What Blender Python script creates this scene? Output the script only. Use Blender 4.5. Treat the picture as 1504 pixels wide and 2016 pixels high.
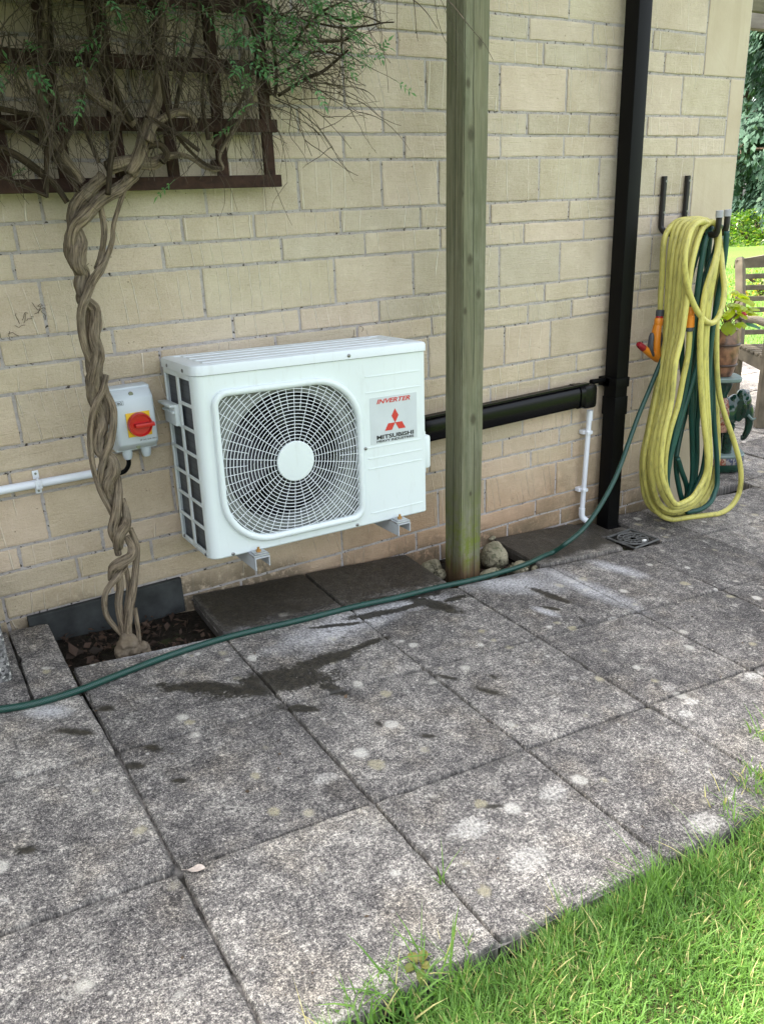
import bpy, bmesh, math, random
import numpy as np
from mathutils import Vector, Matrix, noise
for o in list(bpy.data.objects): bpy.data.objects.remove(o)
scene = bpy.context.scene
C = scene.collection
R_ = math.radians
random.seed(7); RNG = np.random.default_rng(11)

# ---------------------------------------------------------------- camera
FPX, CAMX, CAMY, CAMZ, YAW, PITCH, ROLL = 1599.27, 0.0, -2.4825, -.1526, .5336, -.3573, -.0427
fw = Vector((math.sin(YAW)*math.cos(PITCH), math.cos(YAW)*math.cos(PITCH), math.sin(PITCH)))
r0 = Vector((math.cos(YAW), -math.sin(YAW), 0)); u0 = r0.cross(fw)
rt = r0*math.cos(ROLL)+u0*math.sin(ROLL); up = -r0*math.sin(ROLL)+u0*math.cos(ROLL)
CAM = Vector((CAMX, CAMY, CAMZ))
cd = bpy.data.cameras.new('camera'); cam = bpy.data.objects.new('camera', cd); C.objects.link(cam)
cam.matrix_world = Matrix(((rt.x, up.x, -fw.x, CAM.x), (rt.y, up.y, -fw.y, CAM.y), (rt.z, up.z, -fw.z, CAM.z), (0, 0, 0, 1)))
cd.sensor_fit = 'VERTICAL'; cd.sensor_height = 24; cd.lens = FPX/2016*24; cd.clip_start = .05; cd.clip_end = 400
scene.camera = cam

# ---------------------------------------------------------------- sky, sun, exposure
SUN_EL, SUN_AZ = R_(61), R_(-42)      # azimuth from +Y (behind the house) towards +X
w = bpy.data.worlds.new('World'); scene.world = w; w.use_nodes = True
wn = w.node_tree; bg = wn.nodes['Background']
sk = wn.nodes.new('ShaderNodeTexSky'); sk.sky_type = 'NISHITA'; sk.sun_disc = False
sk.sun_elevation = SUN_EL; sk.sun_rotation = SUN_AZ; sk.dust_density = 4.0; sk.air_density = 1.0; sk.ozone_density = .6
hs = wn.nodes.new('ShaderNodeHueSaturation'); hs.inputs['Saturation'].default_value = .38
wn.links.new(sk.outputs[0], hs.inputs['Color']); wn.links.new(hs.outputs[0], bg.inputs[0]); bg.inputs[1].default_value = .15
sd = bpy.data.lights.new('sun', 'SUN'); sun = bpy.data.objects.new('sun', sd); C.objects.link(sun)
sd.energy = 2.4; sd.angle = R_(2.5); sd.color = (1, .95, .86)
sdir = Vector((math.sin(SUN_AZ)*math.cos(SUN_EL), math.cos(SUN_AZ)*math.cos(SUN_EL), math.sin(SUN_EL)))
sun.rotation_euler = sdir.to_track_quat('Z', 'Y').to_euler(); sun.location = (0, 3, 6)
scene.view_settings.view_transform = 'Standard'; scene.view_settings.look = 'None'
scene.view_settings.exposure = 2.4; scene.view_settings.gamma = 1
scene.render.engine = 'CYCLES'

# ---------------------------------------------------------------- measuring helpers
def ray(u, v): return fw+rt*((u-752)/FPX)-up*((v-1008)/FPX)
def W(u, v, y=0.0):                       # point seen there on a plane parallel to the wall
    d = ray(u, v); return CAM+d*((y-CAM.y)/d.y)
GA, GB, GC = -1.288, -.088, .036
def gz(x, y):                             # paving level: falls to the right, then level
    return GA+GB*min(x, 3.6)+GC*max(min(y, .5), -3.2)
def G(u, v, dz=0.0):
    d = ray(u, v); o = CAM; t = (GA+GB*o.x+GC*o.y+dz-o.z)/(d.z-GB*d.x-GC*d.y); p = o+d*t
    if p.x > 3.6:
        z = -1.605+dz; t = (z-o.z)/d.z; p = o+d*t
    return p
def smooth(pts, n=8, closed=False):       # catmull-rom
    P = [Vector(p) for p in pts]; out = []
    m = len(P); rng = range(m if closed else m-1)
    for i in rng:
        if closed: a, b, c, d = P[(i-1) % m], P[i], P[(i+1) % m], P[(i+2) % m]
        else: a, b, c, d = P[max(i-1, 0)], P[i], P[i+1], P[min(i+2, m-1)]
        for k in range(n):
            t = k/n
            out.append(.5*((2*b)+(c-a)*t+(2*a-5*b+4*c-d)*t*t+(3*b-a-3*c+d)*t**3))
    if not closed: out.append(P[-1])
    return out

# ---------------------------------------------------------------- node helpers
class NT:
    def __init__(s, name):
        s.m = bpy.data.materials.new(name); s.m.use_nodes = True; s.t = s.m.node_tree
        s.b = s.t.nodes['Principled BSDF']; s.out = s.t.nodes['Material Output']
    def put(s, sock, v):
        if v is None: return
        if isinstance(v, bpy.types.NodeSocket): s.t.links.new(v, sock)
        elif isinstance(v, (tuple, list)) and len(v) == 3 and sock.type == 'RGBA': sock.default_value = (*v, 1)
        else: sock.default_value = v
    def node(s, typ, ins=None, **attrs):
        n = s.t.nodes.new(typ)
        for k, v in attrs.items(): setattr(n, k, v)
        for k, v in (ins or {}).items(): s.put(n.inputs[k], v)
        return n
    def co(s, kind='Object'): return s.node('ShaderNodeTexCoord').outputs[kind]
    def attr(s, name, out='Fac'): return s.node('ShaderNodeAttribute', attribute_name=name).outputs[out]
    def sep(s, v): n = s.node('ShaderNodeSeparateXYZ', {0: v}); return n.outputs
    def comb(s, x, y, z): return s.node('ShaderNodeCombineXYZ', {0: x, 1: y, 2: z}).outputs[0]
    def vm(s, op, a, b=None): return s.node('ShaderNodeVectorMath', {0: a, 1: b}, operation=op).outputs[0]
    def noise(s, vec, scale, detail=4, rough=.55, dist=0, col=False):
        n = s.node('ShaderNodeTexNoise', {'Vector': vec, 'Scale': scale, 'Detail': detail, 'Roughness': rough, 'Distortion': dist})
        return n.outputs['Color' if col else 'Fac']
    def vor(s, vec, scale, feature='F1', out='Distance', rnd=1):
        n = s.node('ShaderNodeTexVoronoi', {'Vector': vec, 'Scale': scale, 'Randomness': rnd}, feature=feature); return n.outputs[out]
    def m_(s, op, a, b=None, c=None, clamp=False):
        n = s.node('ShaderNodeMath', {0: a}, operation=op, use_clamp=clamp)
        if b is not None: s.put(n.inputs[1], b)
        if c is not None: s.put(n.inputs[2], c)
        return n.outputs[0]
    def rng(s, v, a, b, c=0.0, d=1.0, kind='LINEAR'):
        return s.node('ShaderNodeMapRange', {0: v, 1: a, 2: b, 3: c, 4: d}, interpolation_type=kind).outputs[0]
    def mix(s, f, a, b, mode='MIX'):
        n = s.node('ShaderNodeMix', None, data_type='RGBA', blend_type=mode, clamp_factor=True)
        s.put(n.inputs[0], f); s.put(n.inputs[6], a); s.put(n.inputs[7], b); return n.outputs[2]
    def bump(s, h, strength=.5, dist=.01, nrm=None):
        n = s.node('ShaderNodeBump', {'Height': h, 'Strength': strength, 'Distance': dist}); s.put(n.inputs['Normal'], nrm); return n.outputs[0]
    def done(s, col=None, rough=None, normal=None, spec=None, **kw):
        s.put(s.b.inputs['Base Color'], col); s.put(s.b.inputs['Roughness'], rough); s.put(s.b.inputs['Normal'], normal)
        if spec is not None: s.b.inputs['Specular IOR Level'].default_value = spec
        for k, v in kw.items(): s.put(s.b.inputs[k.replace('_', ' ')], v)
        return s.m
    def strokes(s, vec, items, wob=None, lo=.75, hi=1.1, k=1.0):  # stains along a short line: (x0, y0, x1, y1, half width)
        it = []
        for (x0, y0, x1, y1, r) in items:
            it.append(((x0+x1)/2, (y0+y1)/2, math.hypot(x1-x0, y1-y0)/2+r, r, math.atan2(y1-y0, x1-x0), k))
        return s.spots(vec, it, wob, lo, hi)
    def spots(s, vec, items, wob=None, lo=.75, hi=1.1):    # soft elliptical stains: (x, y, rx, ry, angle, strength)
        acc = None
        for (x, y, rx, ry, a, k) in items:
            mp = s.node('ShaderNodeMapping', {'Vector': vec, 'Location': (x, y, 0), 'Rotation': (0, 0, a), 'Scale': (rx, ry, 1000)}, vector_type='TEXTURE')
            ln = s.node('ShaderNodeVectorMath', {0: mp.outputs[0]}, operation='LENGTH').outputs['Value']
            if wob is not None: ln = s.m_('ADD', ln, wob)
            f = s.rng(ln, lo, hi, k, 0)
            acc = f if acc is None else s.m_('MAXIMUM', acc, f)
        return acc

# ---------------------------------------------------------------- mesh helpers
class MB:
    def __init__(s): s.v = []; s.f = []; s.mi = []; s.a = []; s.t = []; s.mat = 0; s.val = 0.0
    def vert(s, p, t=(0, 0, 0)): s.v.append(tuple(p)); s.t.append(tuple(t)); return len(s.v)-1
    def face(s, ids): s.f.append(tuple(ids)); s.mi.append(s.mat); s.a.append(s.val)
    def box(s, lo, hi, M=None):
        x0, y0, z0 = lo; x1, y1, z1 = hi; M = M or Matrix()
        i = [s.vert(M@Vector(p)) for p in ((x0,y0,z0),(x1,y0,z0),(x1,y1,z0),(x0,y1,z0),(x0,y0,z1),(x1,y0,z1),(x1,y1,z1),(x0,y1,z1))]
        for f in ((0,3,2,1),(4,5,6,7),(0,1,5,4),(1,2,6,5),(2,3,7,6),(3,0,4,7)): s.face([i[k] for k in f])
    def bbox(s, lo, hi, b=.004, M=None):   # box with chamfered edges
        M = M or Matrix(); bm = bmesh.new(); bmesh.ops.create_cube(bm, size=1)
        c = [(lo[k]+hi[k])/2 for k in range(3)]; d = [hi[k]-lo[k] for k in range(3)]
        for v in bm.verts: v.co = Vector([c[k]+v.co[k]*d[k] for k in range(3)])
        bmesh.ops.bevel(bm, geom=bm.edges[:], offset=min(b, min(d)*.45), segments=2, profile=.6, affect='EDGES')
        s.bm(bm, M); bm.free()
    def bm(s, bm, M=None):
        M = M or Matrix(); off = len(s.v)
        bm.verts.ensure_lookup_table()
        for v in bm.verts: s.vert(M@v.co)
        for f in bm.faces: s.face([off+v.index for v in f.verts])
    def tube(s, pts, rad, n=8, caps=True, closed=False, rough=0.0, flat=1.0, s0=0.0):
        P = [Vector(p) for p in pts]; m = len(P)
        if m < 2: return
        rr = rad if isinstance(rad, (list, tuple)) else [rad]*m
        tan = []
        for i in range(m):
            a = P[(i-1) % m] if (closed or i > 0) else P[i]; b = P[(i+1) % m] if (closed or i < m-1) else P[i]
            d = b-a; tan.append(d.normalized() if d.length > 1e-9 else Vector((0, 0, 1)))
        ref = Vector((0, 0, 1)) if abs(tan[0].z) < .9 else Vector((1, 0, 0))
        nrm = tan[0].cross(ref).normalized(); rings = []; L = s0
        for i in range(m):
            if i: 
                nrm = (nrm-tan[i]*nrm.dot(tan[i])); nrm = nrm.normalized() if nrm.length > 1e-6 else tan[i].orthogonal().normalized()
                L += (P[i]-P[i-1]).length
            bi = tan[i].cross(nrm); ring = []
            for k in range(n):
                a = 2*math.pi*k/n; r = rr[i]
                d = nrm*math.cos(a)+bi*math.sin(a)*flat
                if rough: r *= 1+rough*noise.noise(Vector((math.cos(a)*2.2, math.sin(a)*2.2, L*22)))+rough*.6*noise.noise(Vector((math.cos(a)*6, math.sin(a)*6, L*60)))-(rough*.9*abs(noise.noise(Vector((math.cos(a)*4.5, math.sin(a)*4.5, L*9)))) if n > 20 else 0)
                ring.append(s.vert(P[i]+d*r, (math.cos(a)*rr[i], math.sin(a)*rr[i], L)))
            rings.append(ring)
        for i in range(m if closed else m-1):
            A, B = rings[i], rings[(i+1) % m]
            for k in range(n): s.face((A[k], A[(k+1) % n], B[(k+1) % n], B[k]))
        if caps and not closed: s.face(rings[0][::-1]); s.face(rings[-1])
    def cyl(s, p, q, r, n=20, r2=None): s.tube([p, q], [r, r if r2 is None else r2], n)
    def lathe(s, prof, n=28, M=None):
        M = M or Matrix(); rings = []
        for (r, z) in prof: rings.append([s.vert(M@Vector((r*math.cos(2*math.pi*k/n), r*math.sin(2*math.pi*k/n), z)), (r*math.cos(2*math.pi*k/n), r*math.sin(2*math.pi*k/n), z)) for k in range(n)])
        for A, B in zip(rings, rings[1:]):
            for k in range(n): s.face((A[k], A[(k+1) % n], B[(k+1) % n], B[k]))
        s.face(rings[0][::-1]); s.face(rings[-1])
    def prism(s, poly, y0, y1, M=None):    # polygon in x,z pulled along y
        M = M or Matrix(); a = [s.vert(M@Vector((x, y0, z))) for x, z in poly]; b = [s.vert(M@Vector((x, y1, z))) for x, z in poly]
        s.face(a[::-1]); s.face(b); n = len(poly)
        for k in range(n): s.face((a[k], a[(k+1) % n], b[(k+1) % n], b[k]))
    def build(s, name, mats, parent=None, smooth_=False, M=None, fix=True):
        me = bpy.data.meshes.new(name); me.from_pydata(s.v, [], s.f); me.validate(clean_customdata=False)
        mats = mats if isinstance(mats, (list, tuple)) else [mats]
        for m in mats: me.materials.append(m)
        if len(me.polygons) == len(s.f):
            me.polygons.foreach_set('material_index', s.mi)
            at = me.attributes.new('rnd', 'FLOAT', 'FACE'); at.data.foreach_set('value', s.a)
        if len(me.vertices) == len(s.t):
            at = me.attributes.new('tuv', 'FLOAT_VECTOR', 'POINT'); at.data.foreach_set('vector', [c for t in s.t for c in t])
        if fix:
            bm = bmesh.new(); bm.from_mesh(me); bmesh.ops.recalc_face_normals(bm, faces=bm.faces[:]); bm.to_mesh(me); bm.free()
        if smooth_:
            me.polygons.foreach_set('use_smooth', [True]*len(me.polygons))
            if smooth_ is not True: me.set_sharp_from_angle(angle=R_(smooth_))
        me.update()
        o = bpy.data.objects.new(name, me); C.objects.link(o)
        if parent is not None: o.parent = parent
        if M is not None: o.matrix_local = M
        return o
def tag(o, label=None, cat=None, group=None, kind=None):
    if label: o['label'] = label
    if cat: o['category'] = cat
    if group: o['group'] = group
    if kind: o['kind'] = kind
    return o
def empty(name, loc=(0, 0, 0), label=None, cat=None, group=None, M=None):
    o = bpy.data.objects.new(name, None); C.objects.link(o); o.empty_display_size = .05
    o.location = loc
    if M is not None: o.matrix_world = M
    return tag(o, label, cat, group)
def back(p, parent_loc): return Vector(p)-Vector(parent_loc)
class OffMB(MB):                           # takes world points, stores them relative to the thing's base
    def __init__(s, off): super().__init__(); s.off = Vector(off)
    def vert(s, p, t=(0, 0, 0)): return super().vert(Vector(p)-s.off, t)
def blob(name, parts, voxel, mat, parent=None, rough=0.0, seed=0, fscale=20):
    bm = bmesh.new()
    for (c, r, *rot) in parts:
        g = bmesh.ops.create_icosphere(bm, subdivisions=3, radius=1)
        M = Matrix.Translation(c)@(rot[0] if rot else Matrix())@Matrix.Diagonal((*(r if isinstance(r, (tuple, list)) else (r, r, r)), 1))
        bmesh.ops.transform(bm, matrix=M, verts=g['verts'])
    me = bpy.data.meshes.new(name); bm.to_mesh(me); bm.free()
    o = bpy.data.objects.new(name, me); C.objects.link(o)
    md = o.modifiers.new('r', 'REMESH'); md.mode = 'VOXEL'; md.voxel_size = voxel
    dg = bpy.context.evaluated_depsgraph_get(); me2 = bpy.data.meshes.new_from_object(o.evaluated_get(dg))
    o.modifiers.clear(); o.data = me2; me2.name = name
    if rough:
        for v in me2.vertices:
            n = v.normal; q = v.co*fscale+Vector((seed, seed*2, 0))
            v.co += n*rough*(noise.noise(q)+.5*noise.noise(q*2.3)+.25*noise.noise(q*5))
    me2.materials.clear(); me2.materials.append(mat)
    me2.polygons.foreach_set('use_smooth', [True]*len(me2.polygons))
    if parent is not None: o.parent = parent
    return o
def text(name, s, mat, parent, M, size, shear=0, bold=0, width=None, extrude=.0004, space=1):
    cu = bpy.data.curves.new(name, 'FONT'); cu.body = s; cu.size = 1; cu.shear = shear; cu.offset = bold; cu.extrude = extrude; cu.space_character = space
    o = bpy.data.objects.new(name, cu); C.objects.link(o)
    dg = bpy.context.evaluated_depsgraph_get(); me = bpy.data.meshes.new_from_object(o.evaluated_get(dg))
    bpy.data.objects.remove(o); xs = [v.co.x for v in me.vertices]; ys = [v.co.y for v in me.vertices]
    x0, x1, y0, y1 = min(xs), max(xs), min(ys), max(ys)
    sx = width/(x1-x0) if width else 1; sy = size/(y1-y0)
    for v in me.vertices: v.co = Vector(((v.co.x-x0)*(sx if width else sy), (v.co.y-y0)*sy, v.co.z))
    me.materials.clear(); me.materials.append(mat)
    q = bpy.data.objects.new(name, me); C.objects.link(q); q.parent = parent; q.matrix_local = M
    return q
# ================================================================ MATERIALS
def simple(name, col, rough=.5, spec=.5, metal=0, bumps=0, bscale=60, var=0.0, vscale=8):
    n = NT(name); v = n.co()
    c = col
    if var: c = n.mix(n.rng(n.noise(v, vscale, 5), .35, .65), tuple(k*(1-var) for k in col), tuple(min(1, k*(1+var)) for k in col))
    nm = n.bump(n.noise(v, bscale, 3), bumps, .002) if bumps else None
    return n.done(c, rough, nm, spec, Metallic=metal)

def mat_stone():
    n = NT('cream stone blocks'); p = n.co(); rnd = n.attr('rnd'); s = n.sep(p)
    cr = n.node('ShaderNodeValToRGB', {0: rnd}); e = cr.color_ramp.elements
    e[0].position = 0; e[0].color = (.47, .405, .30, 1); e[1].position = 1; e[1].color = (.66, .54, .42, 1)
    for q, c in ((.25, (.585, .49, .37)), (.45, (.545, .475, .345)), (.6, (.61, .505, .395)), (.8, (.51, .45, .34))):
        k = cr.color_ramp.elements.new(q); k.color = (*c, 1)
    big = n.noise(p, 5, 4, .6); col = n.mix(n.rng(big, .35, .7), cr.outputs[0], n.mix(1, cr.outputs[0], (.80, .77, .72), 'MULTIPLY')); m2 = n.noise(p, 16, 5, .7); col = n.mix(n.rng(m2, .45, .7, 0, .5), col, n.mix(1, col, (.84, .82, .78), 'MULTIPLY')); col = n.mix(n.rng(m2, .28, .42, .35, 0), col, (.72, .64, .52))
    fine = n.noise(p, 260, 3, .6); col = n.mix(n.rng(fine, .3, .75, 0, .35), col, (.72, .65, .52))
    # fine horizontal tooling
    st = n.vm('MULTIPLY', p, (14, 14, 330)); tool = n.noise(st, 1, 3, .6, .3)
    # pale slanting tool drags, spaced differently on every block
    sl = n.m_('MULTIPLY', n.m_('SUBTRACT', n.m_('FRACT', n.m_('MULTIPLY', rnd, 7.31)), .35), .45)
    frq = n.rng(n.m_('FRACT', n.m_('MULTIPLY', rnd, 3.7)), 0, 1, 16, 34)
    wob = n.m_('MULTIPLY', n.noise(p, 9, 2), .012)
    u = n.m_('MULTIPLY', n.m_('ADD', n.m_('ADD', s[0], n.m_('MULTIPLY', s[2], sl)), wob), frq)
    u = n.m_('ADD', u, n.m_('MULTIPLY', rnd, 57))
    fr = n.m_('ABSOLUTE', n.m_('SUBTRACT', n.m_('FRACT', u), .5))
    cell = n.node('ShaderNodeTexWhiteNoise', {'W': n.m_('ADD', n.m_('FLOOR', u), n.m_('MULTIPLY', rnd, 91))}, noise_dimensions='1D').outputs[0]
    patch = n.rng(n.noise(n.vm('ADD', n.vm('MULTIPLY', p, (1, 1, .6)), n.comb(cell, 0, cell)), 11, 2), .42, .56)
    on = n.m_('GREATER_THAN', n.m_('FRACT', n.m_('MULTIPLY', rnd, 13.7)), .25)
    line = n.m_('MULTIPLY', n.m_('MULTIPLY', n.rng(fr, .022, .06, 1, 0), patch), n.m_('MULTIPLY', on, n.rng(cell, .1, .5)))
    col = n.mix(n.m_('MULTIPLY', line, .8), col, (.84, .77, .63))
    # small dark pits
    pit = n.rng(n.vor(p, 38), .045, .075, 1, 0); pit = n.m_('MULTIPLY', pit, n.rng(n.noise(p, 6, 1), .5, .6))
    col = n.mix(n.m_('MULTIPLY', pit, .75), col, (.10, .075, .05))
    # damp orange tint low on the wall, algae near the drain
    gl = n.m_('ADD', s[2], n.m_('MULTIPLY', s[0], .088)); gl = n.m_('ADD', gl, 1.288)   # height above paving
    wv = n.m_('MULTIPLY', n.m_('SUBTRACT', n.noise(p, 4, 4), .5), .35)
    h = n.m_('ADD', gl, wv)
    org = n.m_('MULTIPLY', n.rng(h, .03, .42, .58, 0), n.rng(s[0], .9, 1.5)); org = n.m_('MULTIPLY', org, n.rng(s[0], 2.5, 2.9, 1, .25))
    col = n.mix(org, col, (.42, .235, .125))
    col = n.mix(n.rng(h, .55, 1.1, .35, 0), col, n.mix(1, col, (.97, .84, .72), 'MULTIPLY'))
    gry = n.m_('MULTIPLY', n.rng(h, -.05, .32, .75, 0), n.m_('MULTIPLY', n.rng(s[0], 1.95, 2.4), n.rng(n.noise(p, 16, 5, .7), .35, .55)))
    col = n.mix(gry, col, (.085, .08, .05))
    dmp = n.m_('MULTIPLY', n.rng(h, -.02, .09, .8, 0), n.rng(n.noise(p, 30, 4, .7), .3, .5)); col = n.mix(dmp, col, (.12, .095, .06))
    hgt = n.m_('ADD', n.m_('MULTIPLY', tool, .5), n.m_('ADD', n.m_('MULTIPLY', fine, .35), n.m_('MULTIPLY', n.noise(p, 60, 4), .6)))
    hgt = n.m_('ADD', hgt, n.m_('MULTIPLY', line, .8)); hgt = n.m_('SUBTRACT', hgt, pit)
    return n.done(col, .92, n.bump(hgt, 1.0, .005), .25)

def mat_mortar():
    n = NT('grey mortar'); p = n.co()
    c = n.mix(n.rng(n.noise(p, 30, 5, .7), .3, .7), (.34, .31, .29), (.52, .48, .45))
    c = n.mix(n.rng(n.noise(p, 90, 2), .62, .7), c, (.06, .05, .04))
    return n.done(c, .95, n.bump(n.noise(p, 140, 5, .7), .9, .006), .2)

def mat_quoin():
    n = NT('smooth quoin stone'); p = n.co(); rnd = n.attr('rnd')
    c = n.mix(rnd, (.55, .465, .345), (.52, .45, .33)); c = n.mix(n.rng(n.noise(p, 4, 5, .6), .4, .7), c, (.47, .39, .28))
    c = n.mix(n.rng(n.noise(n.vm('MULTIPLY', p, (14, 14, 1.5)), 1, 3), .55, .7, 0, .4), c, (.42, .34, .235))
    return n.done(c, .9, n.bump(n.m_('ADD', n.noise(p, 120, 4), n.noise(p, 14, 3)), .3, .003), .25)

# stains measured in the photograph, on the real paving (world x, y)
def gp(u, v): q = G(u, v); return q.x, q.y
def mat_paving():
    n = NT('weathered concrete paving'); p = n.co(); rnd = n.attr('rnd'); s = n.sep(p)
    p2 = n.comb(s[0], s[1], 0)
    f1 = n.noise(p2, 125, 4, .8); f2 = n.noise(p2, 330, 2, .7); mid = n.noise(p2, 22, 6, .78, .2); big = n.noise(p2, 2.6, 3, .55)
    t = n.m_('ADD', n.m_('MULTIPLY', f1, .60), n.m_('ADD', n.m_('MULTIPLY', mid, .42), n.m_('MULTIPLY', n.m_('SUBTRACT', f2, .5), .45)))
    t = n.m_('ADD', t, n.m_('MULTIPLY', n.m_('SUBTRACT', big, .5), .20)); t = n.m_('ADD', t, n.m_('MULTIPLY', n.m_('SUBTRACT', rnd, .5), .075))
    # the tone is slightly paler towards the outer, left-hand rows
    out = n.rng(n.m_('ADD', s[1], n.m_('MULTIPLY', s[0], .28)), -1.3, -.3, .018, .0); t = n.m_('ADD', t, out)
    cr = n.node('ShaderNodeValToRGB', {0: t}); e = cr.color_ramp.elements
    e[0].position = .35; e[0].color = (.018, .017, .016, 1); e[1].position = .675; e[1].color = (.74, .68, .59, 1)
    for q, c in ((.43, (.050, .046, .044)), (.48, (.098, .090, .085)), (.53, (.165, .151, .139)), (.585, (.30, .275, .242))):
        k = cr.color_ramp.elements.new(q); k.color = (*c, 1)
    col = cr.outputs[0]
    cb = n.m_('MULTIPLY', n.rng(n.noise(p2, 10, 7, .82, .2), .55, .66), n.rng(f1, .42, .58, .0, .85)); col = n.mix(cb, col, (.52, .49, .43))
    spk = n.vor(p2, 210); col = n.mix(n.m_('MULTIPLY', n.rng(spk, .12, .3, 1, 0), n.rng(n.noise(p2, 60, 3, .7), .45, .6, 0, .75)), col, (.62, .58, .52)); dsp = n.vor(n.vm('ADD', p2, (3.3, 1.7, 0)), 150); col = n.mix(n.m_('MULTIPLY', n.rng(dsp, .15, .4, 1, 0), n.rng(n.noise(n.vm('ADD', p2, (5, 2, 0)), 40, 3, .7), .48, .62, 0, .75)), col, (.03, .028, .027))
    br = n.rng(n.noise(p2, 7, 4, .6), .5, .68, 0, .45); col = n.mix(br, col, n.mix(1, col, (1.06, .98, .84), 'MULTIPLY'))
    # round lichens
    lv = n.node('ShaderNodeTexVoronoi', {'Vector': n.vm('ADD', p2, n.vm('MULTIPLY', n.noise(p2, 30, 2, col=True), (.02, .02, 0))), 'Scale': 15.0})
    lsel = n.m_('GREATER_THAN', n.sep(lv.outputs['Color'])[0], .62)
    lsz = n.rng(n.sep(lv.outputs['Color'])[1], 0, 1, .07, .30)
    lic = n.m_('MULTIPLY', n.m_('MULTIPLY', lsel, n.rng(n.m_('ADD', n.m_('SUBTRACT', lv.outputs['Distance'], lsz), n.m_('MULTIPLY', n.m_('SUBTRACT', f1, .5), .5)), -.04, .05, 1, 0)), n.rng(f1, .30, .5, .3, 1))
    col = n.mix(n.m_('MULTIPLY', n.m_('MULTIPLY', lic, n.rng(f2, .35, .6, .4, 1)), .85), col, n.mix(n.sep(lv.outputs['Color'])[2], (.40, .355, .22), (.66, .63, .56)))
    lv2 = n.node('ShaderNodeTexVoronoi', {'Vector': p2, 'Scale': 34.0})
    l2 = n.m_('MULTIPLY', n.m_('GREATER_THAN', n.sep(lv2.outputs['Color'])[0], .86), n.rng(lv2.outputs['Distance'], .08, .2, 1, 0))
    col = n.mix(n.m_('MULTIPLY', l2, .8), col, (.5, .47, .42))
    wob = n.m_('ADD', n.m_('MULTIPLY', n.m_('SUBTRACT', n.noise(p2, 26, 5, .7), .5), 1.9), n.m_('MULTIPLY', n.m_('SUBTRACT', n.noise(p2, 110, 4, .75), .5), 1.9))
    wob2 = n.m_('MULTIPLY', n.m_('SUBTRACT', n.noise(p2, 12, 4, .7), .5), 1.3)
    def sp(u, v, ru, rv, k, ang=0.0):      # radii in metres along / across the wall direction
        x, y = gp(u, v); return (x, y, ru, rv, ang, k)
    def st(u0, v0, u1, v1, r): return (*gp(u0, v0), *gp(u1, v1), r)
    # white bloom
    bloom = n.strokes(p2, [st(600, 1262, 765, 1196, .07), st(920, 1140, 1060, 1148, .095), st(720, 1200, 850, 1180, .05), st(1090, 1130, 1220, 1185, .06), st(1180, 1110, 1250, 1130, .04), st(220, 1292, 420, 1255, .03), st(455, 1247, 490, 1240, .022), st(80, 1400, 120, 1402, .03), st(1060, 1200, 1090, 1210, .02)], wob2, .25, 1.35)
    col = n.mix(n.m_('MULTIPLY', bloom, n.rng(f1, .36, .62, .15, .95)), col, (.56, .555, .56))
    col = n.mix(n.m_('MULTIPLY', n.spots(p2, [sp(1362, 1383, .022, .017, .9), sp(1350, 1407, .024, .016, .9), sp(1482, 1330, .038, .02, .9), sp(1130, 1335, .015, .010, .5), sp(1315, 1355, .022, .014, .5), sp(1155, 1162, .025, .010, .6), sp(1205, 1218, .03, .010, .6), sp(925, 1632, .05, .03, .7), sp(1090, 1560, .04, .025, .6), sp(640, 1530, .03, .02, .5), sp(1040, 1690, .05, .03, .6), sp(1385, 1620, .05, .03, .6), sp(1080, 1860, .05, .04, .6)], n.m_('MULTIPLY', wob, .8)), n.rng(f1, .4, .58, .2, .95)), col, (.64, .61, .55))
    # wet and mossy patches
    wet = n.strokes(p2, [st(325, 1352, 480, 1355, .026), st(440, 1364, 640, 1332, .042), st(490, 1350, 600, 1322, .050), st(590, 1315, 690, 1284, .030), st(680, 1286, 757, 1256, .012),
                       st(690, 1218, 790, 1198, .020), st(620, 1237, 720, 1226, .010), st(812, 1178, 885, 1198, .036), st(880, 1182, 918, 1171, .014), st(755, 1208, 850, 1180, .014), st(1055, 1163, 1118, 1186, .020), st(1075, 1196, 1095, 1200, .012), st(700, 1188, 870, 1165, .02), st(560, 1390, 620, 1398, .016), st(640, 1350, 680, 1366, .02),
                       ], wob, .85, 1.25)
    drp = n.node('ShaderNodeTexVoronoi', {'Vector': n.vm('ADD', p2, n.vm('MULTIPLY', n.noise(p2, 60, 2, col=True), (.012, .012, 0))), 'Scale': 26.0}); dz_ = n.strokes(p2, [st(560, 1300, 860, 1200, .13), st(940, 1180, 1080, 1180, .07), st(330, 1360, 600, 1360, .09)], wob2, .3, 1.2)
    drp = n.m_('MULTIPLY', n.rng(drp.outputs['Distance'], .10, .30, 1, 0), n.m_('GREATER_THAN', n.sep(drp.outputs['Color'])[0], .45)); wet = n.m_('MAXIMUM', wet, n.m_('MULTIPLY', n.m_('MULTIPLY', drp, dz_), .8))
    sm = n.strokes(p2, [st(940, 1355, 985, 1368, .014), st(965, 1330, 975, 1335, .010), st(290, 1470, 312, 1474, .014), st(250, 1506, 275, 1506, .014), st(345, 1535, 365, 1535, .011), st(832, 1448, 856, 1450, .010), st(196, 1395, 216, 1395, .014), st(120, 1440, 175, 1444, .016), st(40, 1675, 65, 1672, .012), st(960, 1588, 985, 1585, .008), st(860, 1330, 900, 1338, .010), st(1140, 1215, 1150, 1225, .006), st(740, 1420, 750, 1428, .006)], wob, .6, 1.3, 1.0)
    wet = n.m_('MAXIMUM', wet, sm)
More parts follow.
